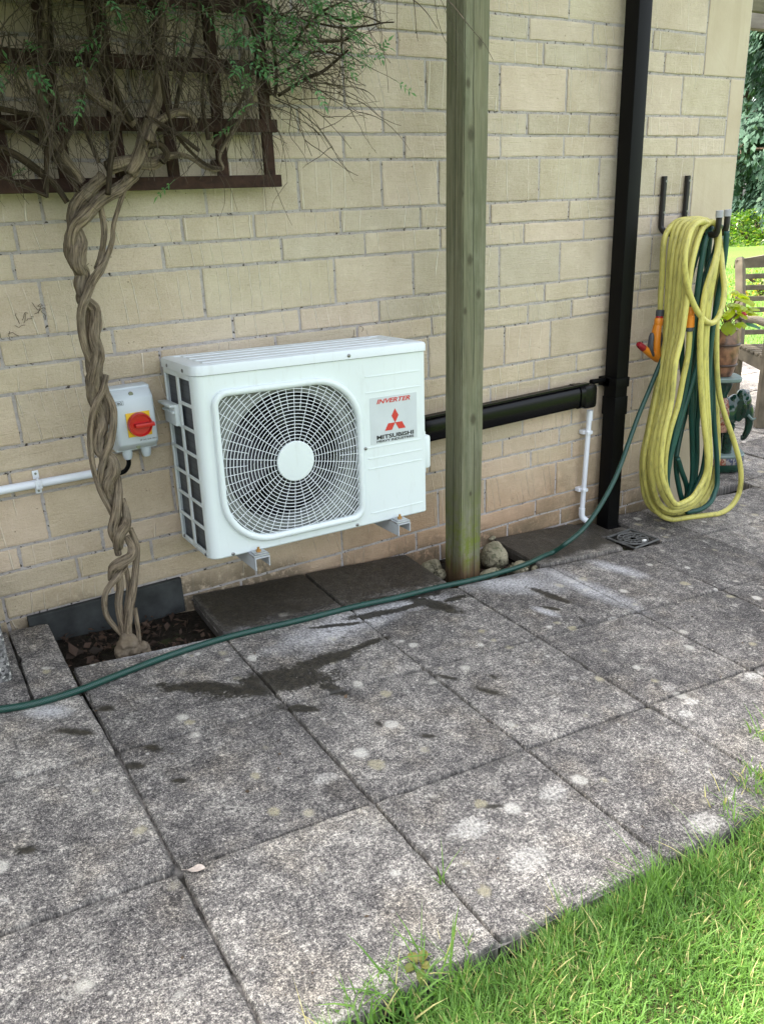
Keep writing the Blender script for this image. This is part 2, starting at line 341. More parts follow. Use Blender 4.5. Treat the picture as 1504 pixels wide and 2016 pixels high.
    # the slabs by the wall under the unit stay soaked
    wl = n.m_('MULTIPLY', n.rng(n.m_('ADD', s[1], n.m_('MULTIPLY', wob2, .14)), -.37, -.27, 0, 1), n.m_('MULTIPLY', n.rng(s[0], .66, .72), n.rng(s[0], 2.55, 2.7, 1, 0)))
    wet = n.m_('MAXIMUM', wet, n.m_('MULTIPLY', wl, .93))
    wc = n.mix(n.rng(n.noise(p2, 45, 6, .8), .40, .66), (.006, .005, .0035), (.042, .035, .022))
    col = n.mix(n.m_('MULTIPLY', wet, .93), col, wc)
    # dirt in the joints at the slab edges
    ed = n.sep(n.attr('tuv', 'Vector'))[0]; ed = n.rng(n.m_('ADD', ed, n.m_('MULTIPLY', n.m_('SUBTRACT', n.noise(p2, 18, 4, .7), .5), 1.6)), .75, 1.25)
    col = n.mix(n.m_('MULTIPLY', ed, .35), col, (.08, .074, .064))
    h = n.m_('ADD', n.m_('MULTIPLY', f1, .8), n.m_('ADD', n.m_('MULTIPLY', f2, .5), n.m_('MULTIPLY', mid, .5)))
    return n.done(col, n.rng(wet, 0, 1, .88, .45), n.bump(h, .7, .005), .35)

def mat_soil():
    n = NT('damp soil'); p = n.co(); c = n.mix(n.rng(n.noise(p, 60, 5, .7), .3, .7), (.007, .006, .004), (.035, .027, .018))
    c = n.mix(n.rng(n.noise(p, 14, 4), .58, .66, 0, .6), c, (.05, .06, .02))
    return n.done(c, .95, n.bump(n.noise(p, 90, 5, .8), 1, .01), .2)
def mat_lawn():
    n = NT('lawn turf'); p = n.co(); s = n.sep(p)
    a = n.noise(p, .5, 4); b = n.noise(p, 55, 4, .7)
    c = n.mix(n.rng(b, .3, .7), (.055, .10, .02), (.14, .22, .05)); c = n.mix(n.rng(a, .4, .65, 0, .4), c, (.16, .25, .05))
    near = n.rng(s[0], 3.2, 5, 1, 0); c = n.mix(n.m_('MULTIPLY', near, n.rng(n.noise(p, 25, 4), .3, .6, .3, 1)), c, (.075, .07, .03))
    return n.done(c, .95, n.bump(b, 1, .02), .15)
def mat_leafy(name, c1, c2, c3=None, trans=.35, rough=.5):
    n = NT(name); r = n.attr('rnd'); c = n.mix(r, c1, c2)
    if c3: c = n.mix(n.rng(r, .86, .9), c, c3)
    n.put(n.b.inputs['Base Color'], c); n.b.inputs['Roughness'].default_value = rough; n.b.inputs['Specular IOR Level'].default_value = .35
    tr = n.node('ShaderNodeBsdfTranslucent', {'Color': n.mix(1, c, (1.3, 1.35, .6), 'MULTIPLY')}); mx = n.node('ShaderNodeMixShader', {0: trans})
    n.t.links.new(n.b.outputs[0], mx.inputs[1]); n.t.links.new(tr.outputs[0], mx.inputs[2]); n.t.links.new(mx.outputs[0], n.out.inputs[0])
    return n.m
def mat_bark(name, c1, c2, c3, grain=1.0):
    n = NT(name); t = n.attr('tuv', 'Vector'); g = n.vm('MULTIPLY', t, (190*grain, 190*grain, 16*grain)); p = n.co()
    a = n.noise(g, 1, 5, .65, .5); b = n.noise(p, 26, 4, .6); f = n.noise(n.vm('MULTIPLY', t, (420, 420, 60)), 1, 3, .6)
    c = n.mix(n.rng(a, .34, .62), c1, c2); c = n.mix(n.rng(b, .42, .68, 0, .55), c, c3); c = n.mix(n.rng(f, .6, .75, 0, .5), c, tuple(min(1, k*1.5) for k in c2))
    return n.done(c, .93, n.bump(n.m_('ADD', a, n.m_('MULTIPLY', f, .4)), .95, .008), .2)
def mat_post():
    n = NT('weathered green timber'); p = n.co(); s = n.sep(p)
    g = n.vm('MULTIPLY', p, (70, 70, 2.2)); a = n.noise(g, 1, 5, .6, .9); fine = n.noise(n.vm('MULTIPLY', p, (260, 260, 6)), 1, 3, .6); b = n.noise(n.vm('MULTIPLY', p, (9, 9, 2.0)), 1, 4, .6)
    c = n.mix(n.rng(a, .3, .7), (.09, .088, .052), (.21, .205, .125)); c = n.mix(n.rng(b, .42, .62, 0, .65), c, (.10, .112, .065))
    c = n.mix(n.rng(fine, .5, .75, 0, .45), c, (.28, .275, .19)); c = n.mix(n.rng(n.noise(n.vm('MULTIPLY', p, (14, 14, 5)), 1, 5, .7), .48, .66, 0, .4), c, (.24, .245, .17))
    low = n.rng(n.m_('ADD', s[2], n.m_('MULTIPLY', n.m_('SUBTRACT', b, .5), .3)), .08, .40, 1, 0)
    c = n.mix(n.m_('MULTIPLY', low, n.rng(n.noise(p, 18, 4, .7), .42, .6)), c, (.13, .16, .02))
    vlow = n.rng(n.m_('ADD', s[2], n.m_('MULTIPLY', n.m_('SUBTRACT', n.noise(n.vm('MULTIPLY', p, (40, 40, 4)), 1, 3), .5), .2)), .02, .12, 1, 0)
    c = n.mix(vlow, c, n.mix(n.rng(a, .4, .6), (.045, .028, .014), (.11, .07, .035)))
    # knots: front face x, height z
    kn = None
    for (x, z, r) in ((.055, 1.50, .011), (.045, 1.64, .007), (.05, 1.13, .009), (.03, .97, .006), (.062, .60, .010), (.05, .33, .005), (.02, 1.33, .006), (.085, 1.02, .008), (.09, 1.75, .008)):
        d = n.node('ShaderNodeMapping', {'Vector': n.comb(s[0], 0, s[2]), 'Location': (x, 0, z), 'Scale': (r*1.25, 1, r*2.0)}, vector_type='TEXTURE')
        ln = n.m_('ADD', n.node('ShaderNodeVectorMath', {0: d.outputs[0]}, operation='LENGTH').outputs['Value'], n.m_('MULTIPLY', n.m_('SUBTRACT', n.noise(p, 90, 2), .5), .6))
        f = n.rng(ln, .5, 1.3, 1, 0); kn = f if kn is None else n.m_('MAXIMUM', kn, f)
    kn = n.m_('MULTIPLY', kn, n.m_('LESS_THAN', s[1], .006)); c = n.mix(n.m_('MULTIPLY', kn, .8), c, (.055, .05, .03))
    cx = n.m_('ADD', s[0], n.m_('MULTIPLY', n.noise(n.vm('MULTIPLY', p, (0, 0, 3)), 1, 3), .016))
    cr = n.m_('MULTIPLY', n.rng(n.m_('ABSOLUTE', n.m_('SUBTRACT', cx, .073)), .0006, .002, 1, 0), n.rng(n.noise(n.vm('MULTIPLY', p, (0, 0, 2.2)), 1, 1), .38, .45))
    cy = n.m_('ADD', s[1], n.m_('MULTIPLY', n.noise(n.vm('MULTIPLY', p, (0, 0, 2.4)), 1, 3), .014))
    cr2 = n.rng(n.m_('ABSOLUTE', n.m_('SUBTRACT', cy, .05)), .0006, .002, 1, 0); cr = n.m_('MAXIMUM', cr, cr2)
    c = n.mix(n.m_('MULTIPLY', cr, .85), c, (.02, .02, .012))
    h = n.m_('SUBTRACT', n.m_('ADD', a, n.m_('MULTIPLY', fine, .6)), n.m_('MULTIPLY', cr, 1.5))
    return n.done(c, .85, n.bump(h, .6, .003), .25)
def mat_wood(name, c1, c2, grain=(60, 60, 3), rough=.85):
    n = NT(name); p = n.co(); a = n.noise(n.vm('MULTIPLY', p, grain), 1, 5, .6, .6); b = n.noise(p, 7, 4)
    c = n.mix(n.rng(a, .3, .7), c1, c2); c = n.mix(n.rng(b, .4, .7, 0, .4), c, tuple(k*.6 for k in c1))
    return n.done(c, rough, n.bump(a, .6, .003), .3)
def mat_hose(name, c1, c2, weave=False, dirt=(.10, .09, .04)):
    n = NT(name); t = n.attr('tuv', 'Vector'); s = n.sep(t); ang = n.m_('ARCTAN2', s[1], s[0]); p = n.co()
    c = n.mix(n.rng(n.noise(p, 9, 4), .35, .65), c1, c2); nm = None
    if weave:
        A = n.m_('SINE', n.m_('ADD', n.m_('MULTIPLY', ang, 9), n.m_('MULTIPLY', s[2], 820))); B = n.m_('SINE', n.m_('SUBTRACT', n.m_('MULTIPLY', ang, 9), n.m_('MULTIPLY', s[2], 820)))
        k = n.rng(n.m_('MAXIMUM', A, B), .55, .95); c = n.mix(n.m_('MULTIPLY', k, .7), c, (.02, .11, .08))
    c = n.mix(n.rng(n.noise(n.vm('MULTIPLY', p, (50, 50, 12)), 1, 6, .75), .50, .68, 0, .65), c, dirt)
    return n.done(c, .42 if not weave else .38, None, .45)
def mat_pebble():
    n = NT('pebbledash aggregate'); p = n.co(); v = n.node('ShaderNodeTexVoronoi', {'Vector': p, 'Scale': 150.0}); k = n.sep(v.outputs['Color'])[0]
    c = n.mix(k, (.04, .04, .04), (.30, .29, .28)); c = n.mix(n.m_('GREATER_THAN', k, .9), c, (.55, .54, .5)); c = n.mix(n.rng(n.noise(p, 10, 4), .5, .7), c, (.04, .045, .035))
    return n.done(c, .9, n.bump(v.outputs['Distance'], -.9, .006), .3)
def mat_rock():
    n = NT('lichened limestone'); p = n.co(); a = n.noise(p, 22, 6, .65); c = n.mix(n.rng(a, .3, .7), (.13, .125, .075), (.42, .37, .26))
    c = n.mix(n.rng(n.noise(p, 40, 4), .55, .65, 0, .7), c, (.06, .07, .035)); return n.done(c, .93, n.bump(n.noise(p, 70, 6, .7), .9, .01), .2)
def mat_coil():
    n = NT('condenser fins'); p = n.co(); s = n.sep(p); w_ = n.m_('SINE', n.m_('MULTIPLY', s[1], 2300))
    c = n.mix(n.rng(w_, -.6, .6), (.035, .04, .045), (.15, .165, .18)); c = n.mix(n.rng(n.m_('SINE', n.m_('MULTIPLY', s[2], 300)), .7, 1, 0, .5), c, (.05, .05, .055))
    return n.done(c, .55, None, .5, Metallic=.3)
def mat_metal_paint(name, col, rough=.35):
    n = NT(name); p = n.co(); c = n.mix(n.rng(n.noise(p, 3, 4), .4, .7, 0, .25), col, tuple(k*.86 for k in col))
    gr = n.rng(n.noise(n.vm('MULTIPLY', p, (30, 30, 6)), 1, 5, .7), .55, .75, 0, .22); c = n.mix(gr, c, (.35, .33, .27))
    return n.done(c, n.rng(n.noise(p, 20, 3), .3, .7, rough-.06, rough+.08), n.bump(n.noise(p, 400, 2), .04, .001), .5)
def mat_joint():
    n = NT('crumbled joint filling'); p = n.co(); c = n.mix(n.rng(n.noise(p, 9, 5, .7), .40, .56), (.05, .045, .04), (.27, .25, .23)); c = n.mix(n.rng(n.noise(p, 70, 4, .7), .5, .62, 0, .7), c, (.03, .026, .02))
    return n.done(c, .95, n.bump(n.noise(p, 120, 5, .7), 1, .008), .2)
M_ = dict(crumb=mat_leafy('leaf crumb', (.03, .02, .012), (.16, .11, .07), (.5, .46, .38), .05, .85), joint=mat_joint(), stone=mat_stone(), mortar=mat_mortar(), quoin=mat_quoin(), paving=mat_paving(), soil=mat_soil(), lawn=mat_lawn(), post=mat_post(),
 bark=mat_bark('twisted vine bark', (.028, .02, .013), (.30, .235, .16), (.22, .185, .14)), branch=mat_bark('branch bark', (.02, .014, .009), (.085, .062, .038), (.05, .042, .03)),
 twig=mat_bark('twig bark', (.03, .023, .016), (.16, .125, .09), (.08, .065, .048)),
 trellis=mat_wood('brown stained trellis timber', (.022, .011, .008), (.06, .030, .020), (40, 40, 40)),
 white=mat_metal_paint('white enamelled steel', (.66, .72, .72)), lidtop=mat_metal_paint('white enamelled lid', (.66, .71, .73), .4), wire=simple('white coated wire', (.72, .76, .78), .35),
 innerw=simple('shaded inner panel', (.20, .215, .20), .6), dark=simple('dark fan plastic', (.012, .013, .016), .5), black=simple('gloss black upvc', (.0025, .0025, .0035), .24, .2), blackm=simple('black plastic', (.0028, .0028, .003), .5, .13),  # innerw: white panel, shade behind the grille put into its grey
 coil=mat_coil(), badge=simple('silver badge film', (.52, .56, .58), .3, var=.06), red=simple('badge red', (.52, .035, .03), .4), ink=simple('black ink', (.012, .012, .014), .5), steel=simple('zinc plated steel', (.42, .43, .45), .35, .5, .8, var=.15, vscale=40),
 galv=simple('painted bracket steel', (.42, .44, .46), .45), brass=simple('bolt brass', (.45, .25, .08), .4, .5, .6), swbox=simple('light grey enclosure plastic', (.58, .64, .68), .38), yel=simple('yellow plate plastic', (.80, .50, .01), .4), redp=simple('red knob plastic', (.50, .01, .012), .3),
 wpvc=simple('white pvc', (.72, .75, .80), .3, var=.04), screw=simple('screw steel', (.25, .25, .25), .35, .5, .9),
 yhose=mat_hose('yellow hose', (.58, .53, .14), (.46, .42, .11)), ghose=mat_hose('green hose', (.006, .05, .04), (.010, .07, .055), dirt=(.02, .05, .035)), whose=mat_hose('braided green hose', (.002, .018, .015), (.004, .028, .022), True, dirt=(.02, .05, .035)),
 orange=simple('orange plastic', (.72, .24, .02), .35), greyp=simple('grey plastic', (.06, .065, .075), .5), capg=simple('grey rubber cap', (.33, .34, .35), .6), hook=simple('black coated hook steel', (.010, .009, .009), .35),
 pebble=mat_pebble(), rock=mat_rock(), slate=simple('dark damp plinth render', (.034, .037, .036), .8, .3, 0, .6, 60, .35, 14),
 leaf=mat_leafy('jasmine leaf', (.06, .17, .07), (.17, .34, .14)), leaf2=mat_leafy('dull jasmine leaf', (.03, .07, .03), (.06, .13, .05)),
 grass=mat_leafy('grass blade', (.08, .185, .035), (.28, .47, .105), (.58, .52, .24), .4), litter=mat_leafy('dead leaf', (.02, .013, .008), (.075, .045, .03), None, .1, .8),
 )
# ================================================================ GROUND
def sheet(xs, ys, zf, name, mat, kind='structure'):
    m = MB(); ids = {}
    for i, x in enumerate(xs):
        for j, y in enumerate(ys): ids[i, j] = m.vert((x, y, zf(x, y)))
    for i in range(len(xs)-1):
        for j in range(len(ys)-1): m.face((ids[i, j], ids[i+1, j], ids[i+1, j+1], ids[i, j+1]))
    o = m.build(name, mat); tag(o, kind=kind); return o
PX, PY = 7.4, 4.2                       # the paving ends here beyond the house corner
LAWN_Y = -1.632
def inpatio(x, y): return -3.0 < x < PX and LAWN_Y < y < PY
xs = [-90, -30, -10, -5, -3.02, -2.98]+[-2.5+.5*k for k in range(12)]+[3.6, 4, 5, 6, 7.38, 7.42, 8, 10, 15, 25, 40, 120]
ys = [-90, -30, -10, -5, -3.2, -2.4, -1.9, LAWN_Y-.01, LAWN_Y+.01, -1, -.4, 0, .5, 1.5, 3, PY-.02, PY+.02, 6, 10, 16, 25, 40, 120]
g = sheet(xs, ys, lambda x, y: gz(x, y)-(.12 if inpatio(x, y) else .028), 'ground', M_['lawn']); tag(g, 'green lawn turf reaching to the trees', 'ground')
s_ = sheet([-3.0+.25*k for k in range(42)], [LAWN_Y+(PY-LAWN_Y)*k/24 for k in range(25)], lambda x, y: gz(x, y)-.062+.012*noise.noise(Vector((x*4, y*4, 0))), 'soil_bed', M_['soil']); tag(s_, 'dark soil under the paving and in the planting holes', 'soil')

X0, Y0, SY, TH, SX, SHY = .252, -.315, .434, -.013, .439, .034
def corner(i, j):
    return (X0+i*SX*math.cos(TH)+j*SY*math.sin(TH+SHY), Y0+i*SX*math.sin(TH)-j*SY*math.cos(TH))
pv = MB()
FILL = []
def slab(q, dz=0.0, gap=.0020, tilt=.003, thick=.045, val=None):
    """q: four xy corners in order; top follows the fall of the paving with its own small tilt"""
    cx = sum(p[0] for p in q)/4; cy = sum(p[1] for p in q)/4
    pv.val = random.random() if val is None else val
    tx, ty, dz = random.uniform(-tilt, tilt)*2, random.uniform(-tilt, tilt)*2, dz+random.uniform(-tilt, tilt)*.7
    q = [Vector((p[0], p[1])) for p in q]; c = Vector((cx, cy))
    FILL.append([tuple(p) for p in q])
    # move every edge inwards by the gap
    Q = []
    for k in range(4):
        a, b, d = q[k-1], q[k], q[(k+1) % 4]; e1 = (b-a).normalized(); e2 = (d-b).normalized()
        n1 = Vector((-e1.y, e1.x)); n2 = Vector((-e2.y, e2.x))
        if n1.dot(c-b) < 0: n1 = -n1
        if n2.dot(c-b) < 0: n2 = -n2
        Q.append(b+(n1+n2)*gap*random.uniform(.6, 1.5))
    per = []; sd = random.uniform(0, 99)
    for k in range(4):
        a, b = Q[k], Q[(k+1) % 4]; L = (b-a).length; m = max(3, int(L/.022))
        for t in range(m):
            p = a.lerp(b, t/m); d = (c-p).normalized()
            w_ = .0022*noise.noise(Vector((p.x*25+sd, p.y*25, 0)))+.0022*noise.noise(Vector((p.x*90, p.y*90, sd)))
            if t == 0: w_ += random.uniform(.002, .009)
            elif random.random() < .035: w_ += random.uniform(.002, .007)
            per.append(p+d*w_)
    def Z(p): return gz(p.x, p.y)+dz+tx*(p.x-cx)+ty*(p.y-cy)
    rings = []
    for (ins, dzz, e) in ((0, -thick, 1.2), (0, -.006, 1.2), (.0035, -.001, 1), (.014, 0, .72), (.05, 0, .3), (.11, 0, 0)):
        r = []
        for p in per:
            d = (c-p); pp = p+d.normalized()*min(ins, d.length*.6)
            z = Z(pp)+dzz+(.0012*noise.noise(Vector((pp.x*30, pp.y*30, 3))) if dzz > -.002 else 0)
            r.append(pv.vert((pp.x, pp.y, z), (e, 0, 0)))
        rings.append(r)
    n_ = len(per)
    for A, B in zip(rings, rings[1:]):
        for k in range(n_): pv.face((A[k], A[(k+1) % n_], B[(k+1) % n_], B[k]))
    pv.face(rings[-1])
WALLX = 3.345
for i in range(-7, 17):
    for j in range(-11, 3):
        q = [corner(i, j), corner(i+1, j), corner(i+1, j+1), corner(i, j+1)]
        if j < 0:
            if max(p[0] for p in q) < WALLX+.3 and j < -1: continue
            if j == -1:
                if i < 5 : continue
                if min(p[0] for p in q) < WALLX-.02: q[0] = (q[0][0], -.006); q[1] = (q[1][0], -.006)
            elif min(p[0] for p in q) < WALLX+.01:
                q[0] = (max(q[0][0], WALLX+.012), q[0][1]); q[3] = (max(q[3][0], WALLX+.012), q[3][1])
        if max(p[0] for p in q) > PX: continue
        if i == 5 and j == -1: q[0] = (2.66, -.006); q[3] = (2.645, q[3][1])
        if i == -1 and j == 0: q = [(-.19, -.455), (.247, -.458), q[2], q[3]]
        if i == -2 and j == 0: q = [(q[0][0], -.455), (-.19, -.455), q[2], q[3]]
        slab(q)
slab([(.128, -.03), (.243, -.03), (.246, -.452), (.128, -.45)], .006)
slab([(-.02, -.03), (.127, -.03), (.127, -.448), (-.02, -.445)], .009, tilt=.001)
slab([(-.6, -.01), (-.03, -.01), (-.03, -.44), (-.6, -.44)], .0)
slab([(.695, -.014), (1.118, -.012), (1.118, -.318), (.69, -.316)], .004, tilt=.001)
slab([(1.12, -.012), (1.56, -.012), (1.552, -.322), (1.12, -.32)], .004, tilt=.001)
slab([(1.985, -.012), (2.44, -.012), (2.44, -.322), (1.978, -.318)], .002, tilt=.001)
slab([(2.443, -.012), (2.555, -.012), (2.555, -.18), (2.443, -.18)], -.006, tilt=.001)
slab([(2.56, -.115), (2.648, -.115), (2.64, -.18), (2.56, -.18)], -.008, gap=.001)
pav = pv.build('patio_paving', [M_['paving']], smooth_=35); tag(pav, 'weathered grey concrete slabs with dark joints', 'paving', kind='structure')

jf = MB()
for q in FILL:
    n_ = 14; ids = {}
    for i in range(n_+1):
        for k in range(n_+1):
            a = Vector(q[0]).lerp(Vector(q[1]), i/n_); b = Vector(q[3]).lerp(Vector(q[2]), i/n_); p = a.lerp(b, k/n_)
            ids[i, k] = jf.vert((p.x, p.y, gz(p.x, p.y)-.0115+.006*noise.noise(Vector((p.x*11, p.y*11, 2)))))
    for i in range(n_):
        for k in range(n_): jf.face((ids[i, k], ids[i+1, k], ids[i+1, k+1], ids[i, k+1]))
o = jf.build('joint_filling', [M_['joint']]); tag(o, 'crumbly dark joint filling between the slabs', 'joint filling', kind='structure')

# ================================================================ HOUSE
UZ = .075
house = empty('stone_house', (0, 0, 0), 'house wall of cream stone blocks in mixed courses with grey mortar', 'house')
J = {  # vertical joints read off the photograph, per course (bottom, top)
 (5, 6): [(739, 30), (1041, 57), (1167, 69), (1285, 80)], (4, 5): [(675, 92), (782, 89), (1070, 109), (1194, 115), (1308, 125)],
 (2, 4): [(677, 164), (838, 170), (984, 175), (1115, 181), (1342, 192)], (1, 2): [(587, 241), (754, 245), (1038, 247), (1159, 249), (1273, 250), (1375, 251)],
 (0, 1): [(500, 292), (677, 293), (796, 292), (985, 293), (1110, 291), (1331, 290)], (-2, 0): [(83, 410), (406, 397), (588, 368), (752, 364), (863, 361), (1061, 356), (1179, 351), (1289, 350)],
 (-3, -2): [(33, 470), (360, 454), (501, 448), (671, 440), (828, 431), (965, 424), (1119, 416), (1308, 404)], (-4, -3): [(323, 513), (555, 492), (719, 484), (867, 475), (1031, 462), (1149, 452), (1281, 446)],
 (-6, -4): [(88, 615), (400, 570), (660, 557), (814, 541), (983, 530), (1102, 514)], (-7, -6): [(2, 696), (224, 672), (460, 646), (591, 632), (747, 615), (983, 586), (1072, 578), (1156, 566), (1260, 555)],
 (-8, -7): [(163, 730), (317, 709), (543, 671), (704, 653), (850, 645), (1039, 620), (1125, 612)], (-10, -8): [(36, 826), (247, 780), (993, 685), (1083, 669)],
 (-11, -10): [(166, 880), (1051, 730), (1135, 713), (1264, 683)], (-12, -11): [(21, 947), (281, 917), (966, 781), (1081, 757)], (-14, -12): [(92, 1018), (343, 970), (1029, 840), (1244, 779)],
 (-15, -14): [(40, 1095), (203, 1063), (989, 885), (1101, 858)], (-16, -15): [(155, 1122), (300, 1086), (1045, 905), (1126, 883)], (-18, -16): [(863, 1007), (955, 977), (1094, 938)],
 (-19, -18): [(820, 1068), (1054, 1001)], (-20, -19): [(999, 1040)]}
courses = [(12, 13), (13, 14), (10, 12), (9, 10), (8, 9), (6, 8)]+list(J)+[(-21, -20), (-22, -21)]
QA, QB, QC = W(1388, 100).x, W(1434, 200).x, W(1363, 350).x
quoins = [(10, 14, QB), (4, 10, QA), (0, 4, QB), (-4, 0, QC), (-8, -4, QB+.0), (-12, -8, QC), (-16, -12, QB), (-22, -16, QC)]
def wav(x, k): return .0045*noise.noise(Vector((x*.9, k*1.7, 0)))+.002*noise.noise(Vector((x*3, k*3.1, 5)))
wallm = MB()
def block(x0, x1, z0, z1, Mx=None, jit=1.0, mat=0, wavy=True):
    Mx = Mx or Matrix(); wallm.mat = mat; wallm.val = random.random()
    jh = .0044; sd = random.uniform(0, 50); pr = random.uniform(-.0015, .002)*jit
    per = []
    x0 += jh; x1 -= jh
    cor = [(x0, z0, 1), (x1, z0, 1), (x1, z1, -1), (x0, z1, -1)]
    for k in range(4):
        a, b = cor[k], cor[(k+1) % 4]; L = abs(a[0]-b[0])+abs(a[1]-b[1]); m = max(2, int(L/.011))
        for t in range(m):
            x = a[0]+(b[0]-a[0])*t/m; z = a[1]+(b[1]-a[1])*t/m
            zo = wav(x, round(z/UZ)) if wavy else 0
            z += zo+(jh if abs(z-z0) < 1e-6 else (-jh if abs(z-z1) < 1e-6 else 0))
            j1 = (.0016*noise.noise(Vector((x*22+sd, z*22, 0)))+.0017*noise.noise(Vector((x*75+sd, z*75, 0)))+.001*noise.noise(Vector((x*200, z*200, sd))))*jit
            j2 = (.0016*noise.noise(Vector((x*22+sd, z*22, 9)))+.0014*noise.noise(Vector((x*75+sd, z*75, 9))))*jit
            per.append((x+j1, z+j2))
    cx, cz = (x0+x1)/2, (z0+z1)/2; rings = []
    for ins, y in ((0, .012), (0, .0022), (.0014, .0004), (.006, -.0004), (.02, 0)):
        r = []
        for (x, z) in per:
            fx = max(-1, min(1, (cx-x)/max(.001, (x1-x0)/2)*4)); fz = max(-1, min(1, (cz-z)/max(.001, (z1-z0)/2)*1.4))
            px, pz = x+fx*ins, z+fz*ins
            yy = y-pr+(.0012*noise.noise(Vector((px*8+sd, pz*8, 4)))+.0007*noise.noise(Vector((px*40, pz*40, sd))) if ins else 0)
            r.append(wallm.vert(Mx@Vector((px, yy, pz))))
        rings.append(r)
    n_ = len(per)
    for A, B in zip(rings, rings[1:]):
        for k in range(n_): wallm.face((A[k], A[(k+1) % n_], B[(k+1) % n_], B[k]))
    wallm.face(rings[-1])
XL = -2.6
for (k0, k1) in courses:
    known = sorted(W(u, v).x for u, v in J.get((k0, k1), []))
    qx = [q for a, b, q in quoins if a <= k0 and k1 <= b][0]
    jx = [x for x in known if x < qx-.07]
    tall = k1-k0 > 1
    left = (jx[0] if jx else qx); 
    while left > XL: left -= random.uniform(.26, .44) if not tall else random.uniform(.3, .5); jx.insert(0, left)
    jx.append(qx); full = [jx[0]]
    for x in jx[1:]:
        g_ = x-full[-1]
        if g_ > .56:
            m = max(2, round(g_/.38)); a = full[-1]
            for t in range(1, m): full.append(a+g_*(t+random.uniform(-.16, .16))/m)
        full.append(x)
    for a, b in zip(full, full[1:]):
        if (k0, k1) == (-18, -16) and b < 1.15: block(a, b, -17*UZ, -16*UZ); block(a+.0, b, -18*UZ, -17*UZ)
        else: block(a, b, k0*UZ, k1*UZ)
for a, b, q in quoins: block(q, WALLX-.004, a*UZ, b*UZ, mat=1, jit=.45)
# the return wall round the corner, and the far gable: coursed the same way
RET = Matrix(((0, -1, 0, WALLX), (1, 0, 0, 0), (0, 0, 1, 0), (0, 0, 0, 1)))
for (k0, k1) in courses:
    x = .0; first = True
    while x < 5:
        if first: d = .19 if (k0//2) % 2 else .33
        else: d = random.uniform(.28, .5)
        block(x+.004, min(x+d, 5.2), k0*UZ, k1*UZ, RET, mat=0); x += d; first = False
wallm.mat = 2; wallm.val = 0
wallm.box((XL-.3, .0030, -1.78), (WALLX-.0045, 5.3, 1.062))
wobj = wallm.build('wall', [M_['stone'], M_['quoin'], M_['mortar']], house, fix=True)
pl = MB(); pl.bbox((.19, -.018, -1.40), (.672, .003, -1.277), .004); pl.build('plinth', M_['slate'], house)['label'] = 'dark damp plinth panel behind the vine'
rf = MB(); rf.bbox((XL-.3, -.18, 1.065), (WALLX+.25, 0.30, 1.085), .003); rf.build('soffit', simple('white soffit board', (.6, .6, .58), .5), house)
rf = MB(); rf.bbox((XL-.3, -.205, 1.06), (WALLX+.25, -.182, 1.20), .003); rf.build('fascia', M_['blackm'], house)
gt = MB(); gt.tube([(XL-.3, -.262, 1.14), (WALLX+.25, -.262, 1.14)], .055, 16); gt.build('gutter', M_['blackm'], house, smooth_=40)
rt_ = MB(); rt_.prism([(0, 0), (0, .03), (4.2, 2.4), (4.2, 2.37)], 0, 1, None)
roof = MB(); A0 = XL-.3; A1 = WALLX+.25
ri = [roof.vert(p) for p in ((A0, -.24, 1.19), (A1, -.24, 1.19), (A1, 2.8, 2.75), (A0, 2.8, 2.75), (A0, 5.6, 1.19), (A1, 5.6, 1.19), (A0, -.24, 1.215), (A1, -.24, 1.215), (A1, 2.8, 2.79), (A0, 2.8, 2.79), (A0, 5.6, 1.215), (A1, 5.6, 1.215))]
for f in ((0,1,2,3),(3,2,5,4),(6,7,8,9),(9,8,11,10),(0,1,7,6),(4,5,11,10),(0,3,9,6),(3,4,10,9),(1,2,8,7),(2,5,11,8)): roof.face([ri[k] for k in f])
roof.build('roof', mat_wood('grey brown roof tiles', (.07, .06, .05), (.16, .13, .11), (6, 6, 40)), house)
# ================================================================ AIR CONDITIONER
UW, UH, UD, LID = .778, .549, .264, .031
uo = Vector((.7048, -.2931, -.5684))
ac = empty('air_conditioner', M=Matrix.Translation(uo)@Matrix.Rotation(.0108, 4, 'Z')@Matrix.Rotation(.0271, 4, 'Y')@Matrix.Rotation(-.0235, 4, 'X'),
           label='white air conditioner outdoor unit with round fan grille hung on the stone wall', cat='air conditioner')
def arc(cx, cz, r, a0, a1, n): return [(cx+r*math.cos(R_(a0+(a1-a0)*k/n)), cz+r*math.sin(R_(a0+(a1-a0)*k/n))) for k in range(n+1)]
def leafshape(x0, x1, z0, z1, rs, rb):    # small radius top-left / bottom-right, large top-right / bottom-left
    return arc(x0+rs, z1-rs, rs, 180, 90, 8)+arc(x1-rb, z1-rb, rb, 90, 0, 18)+arc(x1-rs, z0+rs, rs, 0, -90, 8)+arc(x0+rb, z0+rb, rb, 270, 180, 18)
GX0, GX1, GZ0, GZ1 = .048, .530, -.519, -.048
hole = leafshape(GX0, GX1, GZ0, GZ1, .045, .158); hn = len(hole); GC_ = Vector((.290, -.285))
cs = MB()
